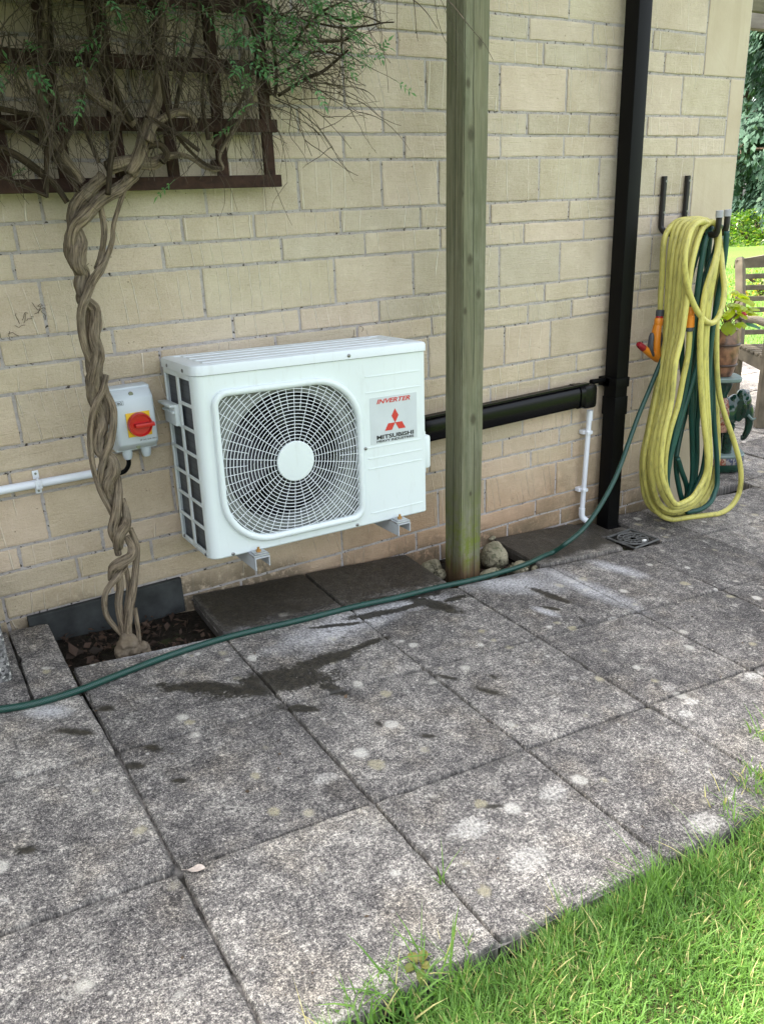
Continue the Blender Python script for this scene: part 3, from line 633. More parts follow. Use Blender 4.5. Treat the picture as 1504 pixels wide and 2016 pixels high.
# front sheet with the leaf-shaped opening
def onrect(p):
    d = Vector(p)-GC_; x0, x1, z0, z1 = .028, UW-.004, -UH+.004, -.001
    ts = [((x1 if d.x > 0 else x0)-GC_.x)/d.x if abs(d.x) > 1e-9 else 9, ((z1 if d.y > 0 else z0)-GC_.y)/d.y if abs(d.y) > 1e-9 else 9]
    t = min(ts); return (GC_.x+d.x*t, GC_.y+d.y*t)
def shell_ring(pts):
    out = [onrect(p) for p in pts]; x0, x1, z0, z1 = .028, UW-.004, -UH+.004, -.001
    for c in ((x0, z1), (x1, z1), (x1, z0), (x0, z0)):
        k = min(range(len(out)), key=lambda i: (out[i][0]-c[0])**2+(out[i][1]-c[1])**2); out[k] = c
    return out
orr = shell_ring(hole); a = [cs.vert((x, 0, z)) for x, z in orr]; b = [cs.vert((x, 0, z)) for x, z in hole]; c_ = [cs.vert((x, .012, z)) for x, z in hole]
for k in range(hn):
    l = (k+1) % hn; cs.face((a[k], a[l], b[l], b[k])); cs.face((b[k], b[l], c_[l], c_[k]))
# rounded front-left edge, and thin returns at the top, right and bottom
def vsheet(pts, z0, z1):
    A = [cs.vert((x, y, z0)) for x, y in pts]; B = [cs.vert((x, y, z1)) for x, y in pts]
    for k in range(len(pts)-1): cs.face((A[k], A[k+1], B[k+1], B[k]))
cr_ = [(.028-.028*math.sin(R_(t)), .028-.028*math.cos(R_(t))) for t in range(0, 91, 9)]
vsheet(cr_, -UH+.004, -.001)
vsheet([(UW-.004, 0), (UW-.001, .001), (UW, .004), (UW, UD)], -UH+.004, -.001)
cs.box((.0005, .03, -UH), (UW-.0005, UD, -UH+.0015)); 
vb = [cs.vert((x, y, -UH+.004)) for x, y in [(UW-.004, 0), (.028, 0)]+cr_[1:]]; vb2 = [cs.vert((x+(.003 if k > 1 else 0), y+.003, -UH)) for k, (x, y) in enumerate([(UW-.004, 0), (.028, 0)]+cr_[1:])]
for k in range(len(vb)-1): cs.face((vb[k], vb[k+1], vb2[k+1], vb2[k]))
cs.box((.003, UD-.002, -UH+.001), (UW-.001, UD, -.001))
cs.build('casing', M_['white'], ac, smooth_=40)
# grooves pressed into the service side
for (xa, xb, z) in ((.551, .760, -.061), (.551, .761, -.112), (.552, .761, -.290), (.554, .762, -.326), (.554, .762, -.3605), (.557, .765, -.512)):
    gm = MB(); bm = bmesh.new(); bmesh.ops.create_cube(bm, size=1)
    for v in bm.verts: v.co = Vector(((xa+xb)/2+v.co.x*(xb-xa), v.co.y*.0032, z+v.co.z*.0055))
    bmesh.ops.bevel(bm, geom=bm.edges[:], offset=.0015, segments=2, affect='EDGES'); gm.bm(bm); bm.free(); gm.build('pressed_rib', M_['white'], ac, smooth_=40)
# lid with ribs
ld = MB()
def rr(x0, x1, y0, y1, r, rs=.006):
    def A(cx, cy, r, a0, a1): return [(cx+r*math.cos(R_(a0+(a1-a0)*k/6)), cy+r*math.sin(R_(a0+(a1-a0)*k/6))) for k in range(7)]
    return A(x0+r, y0+r, r, 180, 270)+A(x1-rs, y0+rs, rs, 270, 360)+A(x1-rs, y1-rs, rs, 0, 90)+A(x0+rs, y1-rs, rs, 90, 180)
lv = []
for (ins, z) in ((.0, .0), (-.003, .001), (-.003, LID-.010), (-.0008, LID-.004), (.005, LID-.001), (.012, LID), (.026, LID), (.029, LID-.003), (.06, LID-.003)):
    lv.append([ld.vert((x, y, z)) for x, y in rr(-.001+ins, UW+.001-ins, -.002+ins, UD+.004-ins, max(.03-ins*.7, .004), max(.006, .004))])
for A, B in zip(lv, lv[1:]):
    for k in range(len(A)): ld.face((A[k], A[(k+1) % len(A)], B[(k+1) % len(A)], B[k]))
ld.face(lv[-1]); ld.face(lv[0][::-1])
ld.build('lid', M_['lidtop'], ac, smooth_=40)
for y in (.050, .105, .160, .215):
    q = MB(); q.bbox((.05, y, LID-.005), (UW-.04-(.0 if y < .1 else .03), y+.030, LID-.0008), .002); q.build('lid_rib', M_['lidtop'], ac, smooth_=40)
# screws
def screw(p, d, r=.0055):
    q = MB(); p = Vector(p); d = Vector(d); q.tube([p, p+d*.002, p+d*.0035], [r, r, r*.6], 12); q.tube([p+d*.0035-Vector((0, 0, r*.5)), p+d*.0036+Vector((0, 0, r*.5))], .0006, 5); q.build('screw', M_['screw'], ac, smooth_=40)
for p, d in (((.495, -.005, .012), (0, -1, 0)), ((.503, 0, -.540), (0, -1, 0)), ((.069, 0, -.541), (0, -1, 0)), ((.545, 0, -.2895), (0, -1, 0)), ((-.003, .21, .010), (-1, 0, 0)), ((-.004, .07, .010), (-1, 0, 0)), ((0, .235, -.536), (-1, 0, 0)), ((0, .045, -.541), (-1, 0, 0))): screw(p, d)
# grille: frame, rings, spokes and disc
fr = MB()
outl = leafshape(GX0-.004, GX1+.004, GZ0-.004, GZ1+.004, .048, .160); mids = leafshape(GX0, GX1, GZ0, GZ1, .044, .156); innl = leafshape(GX0+.016, GX1-.016, GZ0+.016, GZ1-.016, .03, .142)
loops = [(outl, .001), (outl, -.008), (mids, -.0135), (leafshape(GX0+.007, GX1-.007, GZ0+.007, GZ1-.007, .038, .150), -.0145), (leafshape(GX0+.013, GX1-.013, GZ0+.013, GZ1-.013, .033, .145), -.012), (innl, -.006), (innl, .008)]
L_ = [[fr.vert((x, y, z)) for x, z in l] for l, y in loops]
for A, B in zip(L_, L_[1:]):
    for k in range(hn): fr.face((A[k], A[(k+1) % hn], B[(k+1) % hn], B[k]))
gr = fr.build('fan_grille', M_['white'], ac, smooth_=50)
wl = leafshape(GX0+.015, GX1-.015, GZ0+.015, GZ1-.015, .031, .143)
def inside(x, z):
    c = False; n_ = len(wl); j = n_-1
    for i in range(n_):
        if (wl[i][1] > z) != (wl[j][1] > z) and x < (wl[j][0]-wl[i][0])*(z-wl[i][1])/(wl[j][1]-wl[i][1])+wl[i][0]: c = not c
        j = i
    return c
def dome(r): return -.0125+.010*(r/.27)**2
wr = MB(); DR = .062; r = DR+.0085; k = 0
while r < .335:
    seg = []; N = 150
    for t in range(N+1):
        a_ = 2*math.pi*t/N; x, z = GC_.x+r*math.cos(a_), GC_.y+r*math.sin(a_)
        if inside(x, z): seg.append((x, dome(r), z))
        else:
            if len(seg) > 1: wr.tube(seg, .0012, 6)
            seg = []
    if len(seg) > 1: wr.tube(seg, .0012, 6)
    r += .0106
wr.build('grille_rings', M_['wire'], gr, smooth_=True)
wr = MB(); NS = 52
for t in range(NS):
    a_ = 2*math.pi*(t+.5)/NS; r = (DR-.002) if t % 2 == 0 else .155; seg = []
    while True:
        x, z = GC_.x+r*math.cos(a_), GC_.y+r*math.sin(a_)
        if not inside(x, z): break
        seg.append((x, dome(r)+.0022, z)); r += .01
    if len(seg) > 1: seg.append((GC_.x+(r-.004)*math.cos(a_), dome(r)+.0022, GC_.y+(r-.004)*math.sin(a_))); wr.tube(seg, .0011, 6)
wr.build('grille_spokes', M_['wire'], gr, smooth_=True)
dk = MB(); DM = Matrix.Translation((GC_.x, -.0125, GC_.y))@Matrix.Rotation(R_(90), 4, 'X')
dk.lathe([(0.0001, -.004), (DR, -.004), (DR, .003), (DR-.002, .005), (DR-.012, .0058), (.0001, .006)], 56, DM); dk.build('centre_disc', M_['white'], gr, smooth_=35)
# inner plate, shroud, fan
ip = MB(); FR = .208; N = 64
inr = [(GC_.x+FR*math.cos(2*math.pi*t/N), GC_.y+.0+FR*math.sin(2*math.pi*t/N)) for t in range(N)]
sq = []
for (x, z) in inr:
    d = Vector((x, z))-GC_; t = min((.252)/max(abs(d.x), 1e-6), .245/max(abs(d.y), 1e-6)); sq.append((GC_.x+d.x*t, GC_.y+d.y*t))
A = [ip.vert((x, .028, z)) for x, z in sq]; B = [ip.vert((x, .028, z)) for x, z in inr]; D_ = [ip.vert((x, .034, z)) for x, z in [(GC_.x+(p[0]-GC_.x)*.985, GC_.y+(p[1]-GC_.y)*.985) for p in inr]]; E_ = [ip.vert((x, .11, z)) for x, z in [(GC_.x+(p[0]-GC_.x)*.985, GC_.y+(p[1]-GC_.y)*.985) for p in inr]]
for P_, Q_ in ((A, B), (B, D_), (D_, E_)):
    for k in range(N): ip.face((P_[k], P_[(k+1) % N], Q_[(k+1) % N], Q_[k]))
ip.build('fan_shroud', M_['innerw'], ac, smooth_=40)
bx = MB(); bx.box((.02, .215, -UH+.006), (.56, .218, -.006)); bx.box((.565, .012, -UH+.006), (.568, .218, -.006)); bx.build('inner_bulkhead', M_['dark'], ac)
fan = MB()
FM = Matrix.Translation((GC_.x, .10, GC_.y))
fan.lathe([(.0001, -.035), (.04, -.035), (.048, -.028), (.05, .03), (.0001, .03)], 32, FM@Matrix.Rotation(R_(-90), 4, 'X'))
for bl in range(3):
    base = bl*2*math.pi/3+.4; G1 = []
    for i in range(9):
        rr_ = .045+i*.0185; row = []
        for j in range(9):
            t = j/8; ang = base+(t-.2)*(1.25+.25*math.sin(i*.4))+i*.03
            row.append(fan.vert(FM@Vector((rr_*math.cos(ang), .04-.075*t, rr_*math.sin(ang)))))
        G1.append(row)
    for i in range(8):
        for j in range(8): fan.face((G1[i][j], G1[i+1][j], G1[i+1][j+1], G1[i][j+1]))
fan.build('fan', M_['dark'], ac, smooth_=40)
# side grille: frame bars over the finned coil
sg = MB(); rows = [-.0165, -.090, -.163, -.238, -.313, -.386, -.458, -.531]
ycols = [(.036, .134), (.152, .252)]
sg.bbox((-.0005, .028, -UH+.002), (.005, .036, -.0015), .0015); sg.bbox((-.0005, .134, -UH+.004), (.005, .152, -.0015), .0015); sg.bbox((-.0005, .252, -UH+.004), (.005, UD-.001, -.0015), .0015)
for k, z in enumerate(rows):
    hh = .005 if 0 < k < 7 else .007
    zb, zt = (z-hh, z+hh) if 0 < k < 7 else ((z, -.0012) if k == 0 else (-UH+.003, z))
    for (ya, yb) in ycols:
        if k == 1 and ya > .1: continue
        sg.bbox((0, ya-.001, zb), (.0045, yb+.001, zt), .0015)
sg.build('side_grille', M_['white'], ac, smooth_=40)
co_ = MB(); co_.box((.013, .03, -UH+.008), (.03, UD-.004, -.004)); co_.build('condenser_coil', M_['coil'], ac)
hd = MB(); hd.bbox((-.012, .156, -.165), (.004, .262, -.100), .004); hd.bbox((-.026, .158, -.108), (-.002, .272, -.100), .003); hd.bbox((-.018, .16, -.128), (-.01, .262, -.122), .002); hd.build('sensor_cover', M_['white'], ac, smooth_=40)
# service valve cover on the far side
vc = MB(); vc.bbox((UW, .01, -.40), (UW+.030, .13, -.285), .010); vc.bbox((UW, .02, -.42), (UW+.018, .15, -.27), .008); vc.build('valve_cover', M_['white'], ac, smooth_=40)
# badge
bd = MB(); bd.box((.565, -.0006, -.281), (.745, .0, -.130)); badge = bd.build('badge', M_['badge'], ac)
def TM(x, z, y=-.0012): return Matrix.Translation((x, y, z))@Matrix.Rotation(R_(90), 4, 'X')
text('lettering', 'INVERTER', M_['red'], badge, TM(.591, -.1515), .0145, shear=.3, bold=.022, width=.128, extrude=.0003)
text('lettering', 'MITSUBISHI', M_['ink'], badge, TM(.588, -.2672), .0135, bold=.028, width=.143, extrude=.0003)
text('lettering', 'HEAVY INDUSTRIES', M_['ink'], badge, TM(.588, -.2775), .0075, bold=.018, width=.143, extrude=.0003)
em = MB(); ec = Vector((.6595, -.219)); s = .0265
for a_ in (90, 210, 330):
    pts = [ec, ec+Vector((math.cos(R_(a_-30)), math.sin(R_(a_-30))))*s, ec+Vector((math.cos(R_(a_)), math.sin(R_(a_))))*s*1.732, ec+Vector((math.cos(R_(a_+30)), math.sin(R_(a_+30))))*s]
    em.prism([(p.x, p.y) for p in pts], -.0016, -.0007)
em.build('emblem', M_['red'], badge)
# two wall brackets: channel arms under the unit with pads and bolts
ai = ac.matrix_world.inverted()
for x in (.142, .655):
    br = MB(); zb = -UH-.004
    ya, yb = -.05, UD+.03
    br.box((x-.024, ya, zb-.003), (x+.024, yb, zb)); br.box((x-.024, ya, zb-.040), (x-.021, yb, zb-.003)); br.box((x+.021, ya, zb-.032), (x+.024, yb, zb-.003))
    br.box((x-.024, yb-.004, zb-.040), (x+.024, yb, zb+.22))
    b_ = br.build('wall_bracket', M_['galv'], ac)
    q = MB(); q.bbox((x-.026, ya+.004, zb), (x+.026, ya+.055, zb+.006), .002); q.bbox((x-.02, ya+.012, zb+.006), (x+.02, ya+.045, zb+.010), .002); q.build('foot_pad', M_['steel'], b_, smooth_=40)
    q = MB(); q.cyl((x, ya+.028, zb+.008), (x, ya+.028, zb+.016), .008, 6); q.cyl((x, ya+.028, zb+.016), (x, ya+.028, zb+.024), .004, 10); q.build('bolt', M_['brass'], b_)
# ================================================================ ISOLATOR SWITCH
so = Vector((.519, -.012, -.806)); sw = empty('isolator_switch', so, 'grey isolator box with a red rotary knob on a yellow plate', 'switch')
b0 = MB(); b0.bbox((0, -.05, 0), (.125, .008, .192), .006); b0.build('back_box', M_['swbox'], sw, smooth_=40)
b1 = MB(); 
prof = [(-.050, .004), (-.062, .010), (-.084, .026), (-.086, .030), (-.086, .160), (-.084, .164), (-.066, .180), (-.050, .186)]
for k, ins in ((0, 0), (1, 0)): pass
rows_ = []
for (y, z) in prof: rows_.append([b1.vert((x, y+dy, z)) for x, dy in ((.002, .03), (.002, .010), (.006, .003), (.014, 0), (.111, 0), (.119, .003), (.123, .010), (.123, .03))])
for A, B in zip(rows_, rows_[1:]):
    for k in range(7): b1.face((A[k], A[k+1], B[k+1], B[k]))
b1.build('cover', M_['swbox'], sw, smooth_=45)
for z, y in ((.175, -.074), (.014, -.070)):
    q = MB(); q.cyl((.062, y+.004, z), (.062, y-.002, z), .0065, 16); q.build('screw', M_['screw'], sw)
yp = MB(); yp.bbox((.034, -.091, .050), (.104, -.0855, .122), .0015); ypo = yp.build('dial_plate', M_['yel'], sw, smooth_=40)
kn = MB(); KM = Matrix.Translation((.070, -.091, .086))@Matrix.Rotation(R_(90), 4, 'X')
kn.lathe([(.0001, 0), (.036, 0), (.036, .010), (.034, .018), (.031, .018), (.029, .011), (.0001, .009)], 40, KM)
kn.bbox((.052, -.119, .080), (.109, -.098, .092), .003); kn.build('rotary_knob', M_['redp'], ypo, smooth_=40)
for x in (.035, .092):
    q = MB(); q.tube([(x, -.035, .002), (x, -.035, -.010), (x, -.035, -.022), (x, -.035, -.028)], [.0155, .0155, .013, .010], 16); q.build('cable_gland', M_['swbox'], sw, smooth_=40)
q = MB(); q.tube(smooth([(.035, -.035, -.02), (.034, -.034, -.045), (.020, -.022, -.068), (-.01, -.012, -.072), (-.05, -.008, -.062)], 5), .007, 8); q.build('cable', M_['blackm'], sw, smooth_=True)
text('lettering', 'BG', M_['ink'], sw, TM(.017, .150, -.0866), .007, bold=.018, width=.013, extrude=.0002)
q = MB(); e_ = [(.0135, .148), (.0335, .148), (.0335, .160), (.0135, .160)]
for k in range(4): q.tube([(e_[k][0], -.0863, e_[k][1]), (e_[(k+1) % 4][0], -.0863, e_[(k+1) % 4][1])], .0004, 4)
q.build('logo_border', M_['ink'], sw)
text('lettering', '3P AC 25A IP65', M_['ink'], sw, TM(.066, .0345, -.0866), .0042, width=.050, extrude=.0002)
# ================================================================ WHITE CONDUIT
cp = W(0, 963, -.02); co = empty('conduit_pipe', (.0, -.022, -.863), 'white round conduit along the wall left of the twisted vine', 'pipe')
q = MB(); q.tube([(-2.2, 0, .008), (0, 0, 0), (.475, 0, -.003)], .0125, 20); q.tube([(.475, 0, -.003), (.49, 0, .0)], .0125, 20); q.build('pipe', M_['wpvc'], co, smooth_=40)
for x in (.293, -.55):
    z = -.0018
    q = MB(); 
    q.tube([(x, -.0*math.sin(0)-.0+(.0155*-math.cos(R_(a))), z+.0155*math.sin(R_(a))) for a in range(-100, 101, 20)], .0035, 6, flat=1)
    q.bbox((x-.009, .014, z+.010), (x+.009, .020, z+.036), .004); q.bbox((x-.009, .014, z-.034), (x+.009, .020, z-.010), .004)
    q.bbox((x-.009, -.016, z-.013), (x+.009, -.0115, z+.013), .002)
    c1 = q.build('pipe_clip', M_['wpvc'], co, smooth_=40)
    for zz in (z+.027, z-.026): q = MB(); q.cyl((x, .014, zz), (x, .0125, zz), .0035, 10); q.build('screw', M_['screw'], c1)
# ================================================================ BLACK TRUNKING
tr = empty('pipe_trunking', (1.5, 0, -.92), 'gloss black pipe trunking on the wall between unit and downpipe', 'trunking')
sec = [(-.002, -.048), (-.052, -.048), (-.064, -.043), (-.071, -.031), (-.072, .022), (-.066, .036), (-.056, .042), (-.002, .043)]
def ext(mb, x0, x1, s=1.0, dz0=0, dz1=0, grow=0):
    A = [mb.vert((x0, y*s, z*s+dz0)) for y, z in sec]; B = [mb.vert((x1, y*s, z*s+dz1)) for y, z in sec]
    for k in range(len(sec)): mb.face((A[k], A[(k+1) % len(sec)], B[(k+1) % len(sec)], B[k]))
    mb.face(A[::-1]); mb.face(B)
q = MB(); ext(q, -.06, .955, 1, -.012, .004); q.build('cover', M_['black'], tr, smooth_=30)
q = MB(); q.bbox((-.06, -.060, .0415-.004), (.955, -.052, .0445), .001, Matrix.Rotation(-.0155, 4, 'Y')@Matrix.Translation((0, 0, -.004))); q.build('cover_seam', M_['black'], tr)
q = MB(); ext(q, -.085, -.055, 1.09, -.012, -.012); q.build('wall_collar', M_['blackm'], tr, smooth_=30)
q = MB(); ext(q, .90, .925, 1.07, .003, .003); q.bbox((.92, -.078, -.053), (.992, -.002, .050), .020); q.build('end_cap', M_['black'], tr, smooth_=50)
# ================================================================ WHITE DRAIN PIPE
dp = W(1160, 812, -.035); db = W(1147, 1022, -.045)
dr = empty('drain_pipe', (db.x, 0, db.z), 'thin white condensate pipe dropping from the trunking end', 'pipe')
L0 = dp.z-db.z; xt = dp.x-db.x
q = MB(); q.tube([(xt, -.036, L0), (0, -.036, 0.02)], .0108, 18); q.build('pipe', M_['wpvc'], dr, smooth_=40)
q = MB(); q.tube([(xt, -.036, L0-.035), (xt, -.036, L0+.01)], .0135, 18); q.build('coupling', M_['wpvc'], dr, smooth_=40)
q = MB(); q.tube([(0, -.036, .05), (0, -.036, .02), (.004, -.038, .004), (.02, -.046, -.012), (.034, -.052, -.018)], [.0135, .0135, .0138, .0135, .0135], 18); q.build('elbow', M_['wpvc'], dr, smooth_=40)
for t in (.82, .28):
    z = L0*t; x = xt*t; q = MB(); q.bbox((x-.022, -.030, z-.009), (x+.022, -.002, z+.009), .004); q.bbox((x-.016, -.050, z-.008), (x+.014, -.028, z+.008), .004); q.build('pipe_clip', M_['wpvc'], dr, smooth_=40)
# ================================================================ BLACK DOWNPIPE
dw = empty('downpipe', (2.605, -.066, -1.54), 'square black downpipe running down the stone wall', 'downpipe')
SH = Matrix.Identity(4); SH[0][2] = .0; 
q = MB(); q.bbox((-.0345, -.0345, .0), (.0345, .0345, 2.66), .006); q.build('pipe', M_['blackm'], dw, smooth_=40)
for z in (.66, 2.35):
    q = MB(); q.bbox((-.039, -.039, z-.02), (.039, .039, z+.022), .003); q.bbox((-.039, .0, z-.018), (.039, .064, z+.020), .003); q.build('pipe_clip', M_['blackm'], dw, smooth_=40)
q = MB(); q.bbox((-.0375, -.0375, .52), (.0375, .0375, .60), .003); q.build('pipe_joint', M_['blackm'], dw, smooth_=40)
q = MB(); q.tube([(-.115, .03, .67), (-.07, .03, .67), (-.03, .03, .67)], [.012, .010, .010], 12); q.build('side_inlet', M_['blackm'], dw, smooth_=40)
q = MB(); q.bbox((-.036, -.036, -.05), (.036, .036, .01), .004); q.build('shoe', M_['blackm'], dw, smooth_=40)
# ================================================================ WOODEN POST
pb = Vector((1.618, -.285, -1.45)); pt = W(915, 0, -.285)
post = empty('timber_post', pb, 'tall square greenish weathered timber post in front of the wall', 'post')
lean = (pt.x-pb.x)/(pt.z-pb.z); Sh = Matrix.Identity(4); Sh[0][2] = lean
q = MB(); bm = bmesh.new(); bmesh.ops.create_cube(bm, size=1)
for v in bm.verts: v.co = Vector((.0475+v.co.x*.095, .0475+v.co.y*.095, 1.2+v.co.z*2.56))
bmesh.ops.subdivide_edges(bm, edges=[e for e in bm.edges if abs(e.verts[0].co.z-e.verts[1].co.z) > 1], cuts=60)
bmesh.ops.bevel(bm, geom=[e for e in bm.edges if abs(e.verts[0].co.z-e.verts[1].co.z) > .01], offset=.004, segments=2, affect='EDGES')
for v in bm.verts: v.co.x += .0016*noise.noise(Vector((v.co.x*8, v.co.y*8, v.co.z*5))); v.co.y += .0016*noise.noise(Vector((v.co.x*8, v.co.y*8, v.co.z*5+9)))
q.bm(bm, Sh); bm.free(); q.build('upright', M_['post'], post, smooth_=40)
q = MB(); q.bbox((-1.9, .0, 2.30), (1.4, .05, 2.44), .004, Matrix.Translation((lean*2.3, .096, 0))); q.build('cross_beam', M_['post'], post)
# ================================================================ HOSE HANGER
hk = empty('hose_hanger', (2.87, 0, -.25), 'black steel hose hanger with two upturned arms and grey caps', 'wall bracket')
for dx, yl, zt in ((0, -.295, .155), (.142, -.225, .165)):
    q = MB(); x = dx
    q.tube(smooth([(x, -.014, .175), (x, -.014, .05), (x, -.014, -.012), (x, -.022, -.032), (x, -.048, -.046), (x, -.10, -.048), (x, yl+.03, -.052), (x, yl+.006, -.046), (x, yl, -.022), (x, yl, .0), (x, yl, .022)], 5), .0125, 14, flat=.85)
    a = q.build('arm', M_['hook'], hk, smooth_=50)
    q = MB(); q.tube([(x, yl, .012), (x, yl, .036), (x, yl, .038)], [.0145, .0145, .012], 18); q.build('end_cap', M_['capg'], hk, smooth_=50)
    for z in (.155, .035):
        q = MB(); q.cyl((x, -.024, z), (x, -.028, z), .005, 10); q.build('screw', M_['screw'], a)
q = MB(); q.tube([(-.012, -.13, -.062), (.155, -.13, -.062)], .008, 8); q.build('crossbar', M_['hook'], hk)
# ================================================================ YELLOW HOSE (coils traced where they hang)
HR = .0118
def pix(pts):                               # (u, v, y) -> world
    return [W(u, v, y) for u, v, y in pts]
yo = Vector((2.95, -.17, -1.5))
yh = empty('yellow_hose', yo, 'long yellow garden hose hung in many loops over the wall hanger', 'hose')
def lift(p): 
    p = Vector(p); m = gz(p.x, p.y)+HR
    if p.z < m: p.z = m
    return p
ym = OffMB(yo)
def coil(mb, pts, r=HR, sub=7): mb.tube([lift(p) for p in smooth(pts, sub)], r, 12)
ym2 = OffMB(yo)
outer = [(1353,432),(1333,440),(1323,467),(1317,511),(1313,576),(1308,653),(1300,718),(1289,773),(1273,852),(1264,902),(1265,953),(1275,989),(1297,1010),(1330,1018),(1362,1010),(1388,985),(1405,945),(1413,900),(1412,840),(1409,780),(1407,700),(1410,620),(1414,540),(1412,480),(1400,445),(1380,432)]
inner = [(1400,437),(1383,452),(1370,489),(1361,530),(1352,600),(1342,664),(1329,718),(1321,791),(1305,862),(1300,922),(1308,963),(1320,985),(1330,996),(1345,992),(1365,980),(1388,943),(1394,902),(1390,841),(1386,781),(1383,707),(1385,640),(1392,580),(1404,530),(1412,490),(1413,460),(1409,442)]
TS = [0, .15, .36, .5, .8, .97]
for k, t0 in enumerate(TS):
    tR = (0, .15, .72, 1.0, .86, 1.18)[k]
    pts = []
    for n_, (a, b) in enumerate(zip(outer, inner)):
        t = t0+(tR-t0)*min(1, max(0, (n_-11)/5)) if n_ < 23 else tR+(t0-tR)*(n_-22)/4
        j = n_/len(outer); hang = min(1, j*3) if j < .5 else min(1, (1-j)*3)
        u = a[0]+(b[0]-a[0])*t+2.4*math.sin(k*2.1+j*9)*hang*.7; v = a[1]+(b[1]-a[1])*t+(3*math.sin(k*1.7+3) if 9 < n_ < 16 else 0)
        y = -.115-.155*t-.03*math.sin(j*math.pi)*(1 if j < .5 else .6)+.006*math.sin(k*3+j*7)
        pts.append(W(u, v, y))
    pts = pts+[pts[0]]
    coil(ym, pts)
# the far-flung loop that lies out over the paving
coil(ym, pix([(1366,436,-.12),(1340,446,-.12),(1328,480,-.125),(1324,560,-.13),(1318,640,-.135),(1309,718,-.14),(1296,790,-.145),(1281,852,-.15),(1272,905,-.155),(1270,950,-.16),(1281,990,-.17),(1303,1016,-.18),(1330,1024,-.19),(1362,1023,-.20),(1412,1012,-.22),(1438,997,-.23),(1455,967,-.235),(1457,922,-.235),(1445,872,-.22),(1426,817,-.20),(1415,775,-.19),(1410,720,-.18),(1410,640,-.17),(1414,560,-.16),(1418,500,-.15),(1410,455,-.14),(1390,438,-.13)]))
# short front loop
coil(ym, pix([(1394,441,-.262),(1380,437,-.268),(1364,446,-.275),(1353,474,-.285),(1347,510,-.29),(1350,550,-.292),(1361,590,-.295),(1378,622,-.30),(1396,636,-.30),(1411,628,-.295),(1421,602,-.285),(1425,570,-.27),(1420,520,-.24),(1417,480,-.21),(1412,455,-.20),(1400,440,-.2)]))
# strand that ends in the coupling, and the one that carries the gun
coil(ym, pix([(1388,436,-.24),(1376,450,-.245),(1367,480,-.25),(1361,510,-.252),(1356,545,-.255),(1352,575,-.258),(1350,592,-.258)]))
coil(ym, pix([(1357,650,-.262),(1353,700,-.262),(1343,750,-.262),(1333,800,-.26),(1318,850,-.258),(1309,900,-.255),(1309,950,-.25),(1322,985,-.245)]))
coil(ym, pix([(1390,433,-.10),(1353,432,-.10),(1331,437,-.10),(1313,456,-.10),(1305,485,-.10),(1303,540,-.10),(1300,580,-.10),(1299,613,-.10)]))
ym.build('hose', M_['yhose'], yh, smooth_=True)
def along(a, b, mb, prof, n=18):            # lathe along a segment: prof = (fraction, radius)
    a, b = Vector(a), Vector(b); mb.tube([a.lerp(b, f) for f, r in prof], [r for f, r in prof], n)
ca, cb = W(1359, 597, -.262), W(1356, 652, -.262)
q = OffMB(yo); along(ca, cb, q, [(0, .013), (.14, .0135)]); q.build('coupling_collar', M_['greyp'], yh, smooth_=40)
q = OffMB(yo); along(ca, cb, q, [(.84, .0165), (.86, .0175), (.98, .0165), (1, .0135)]); q.build('coupling_collar', M_['greyp'], yh, smooth_=40)
q = OffMB(yo); along(ca, cb, q, [(.10, .0135), (.14, .017), (.36, .0175), (.38, .0155), (.44, .0155), (.46, .0185), (.84, .019), (.86, .016)]); q.build('coupling', M_['orange'], yh, smooth_=40)
# ================================================================ SPRAY GUN
gb = W(1299, 612, -.105); gun = empty('spray_gun', gb, 'orange and grey hose spray gun hanging beside the yellow hose', 'hose nozzle')
P2 = lambda u, v, y=-.11: W(u, v, y)
q = OffMB(gb); along(P2(1299, 610), P2(1298, 622), q, [(0, .014), (.1, .0165), (1, .0165)]); q.build('collar', M_['greyp'], gun, smooth_=40)
q = OffMB(gb); along(P2(1298, 622), P2(1297, 626), q, [(0, .015), (1, .015)]); q.build('seal_ring', M_['redp'], gun, smooth_=40)
q = OffMB(gb); along(P2(1297, 626), P2(1295, 641), q, [(0, .016), (.1, .0185), (.9, .0185), (1, .017)]); q.build('connector', M_['orange'], gun, smooth_=40)
body = [P2(1294, 640), P2(1292, 652), P2(1290, 668), P2(1289, 684), P2(1291, 698), P2(1296, 710)]
q = OffMB(gb); q.tube(smooth(body, 4), [.019]+[.0195+.004*math.sin(i/20*3.1) for i in range(19)]+[.014], 16, flat=.8); q.build('handle', M_['orange'], gun, smooth_=60)
q = OffMB(gb); q.tube(smooth([P2(1283, 655, -.118), P2(1281, 670, -.120), P2(1280, 688, -.120), P2(1285, 702, -.118)], 4), [.006, .009, .012, .013, .013, .013, .014, .014, .014, .013, .012, .010, .006], 12, flat=.7); q.tube(smooth([P2(1299, 655, -.118), P2(1301, 672, -.120), P2(1300, 690, -.118)], 4), .008, 10, flat=.7); q.build('grip_insert', M_['greyp'], gun, smooth_=60)
q = OffMB(gb); q.tube([P2(1290, 703), P2(1277, 694), P2(1264, 684)], [.018, .0165, .0135], 16); q.build('barrel', M_['orange'], gun, smooth_=50)
q = OffMB(gb); q.tube([P2(1266, 686), P2(1258, 679), P2(1256, 677)], [.0145, .0135, .010], 16); q.build('nozzle', simple('dark red plastic', (.25, .01, .02), .35), gun, smooth_=50)
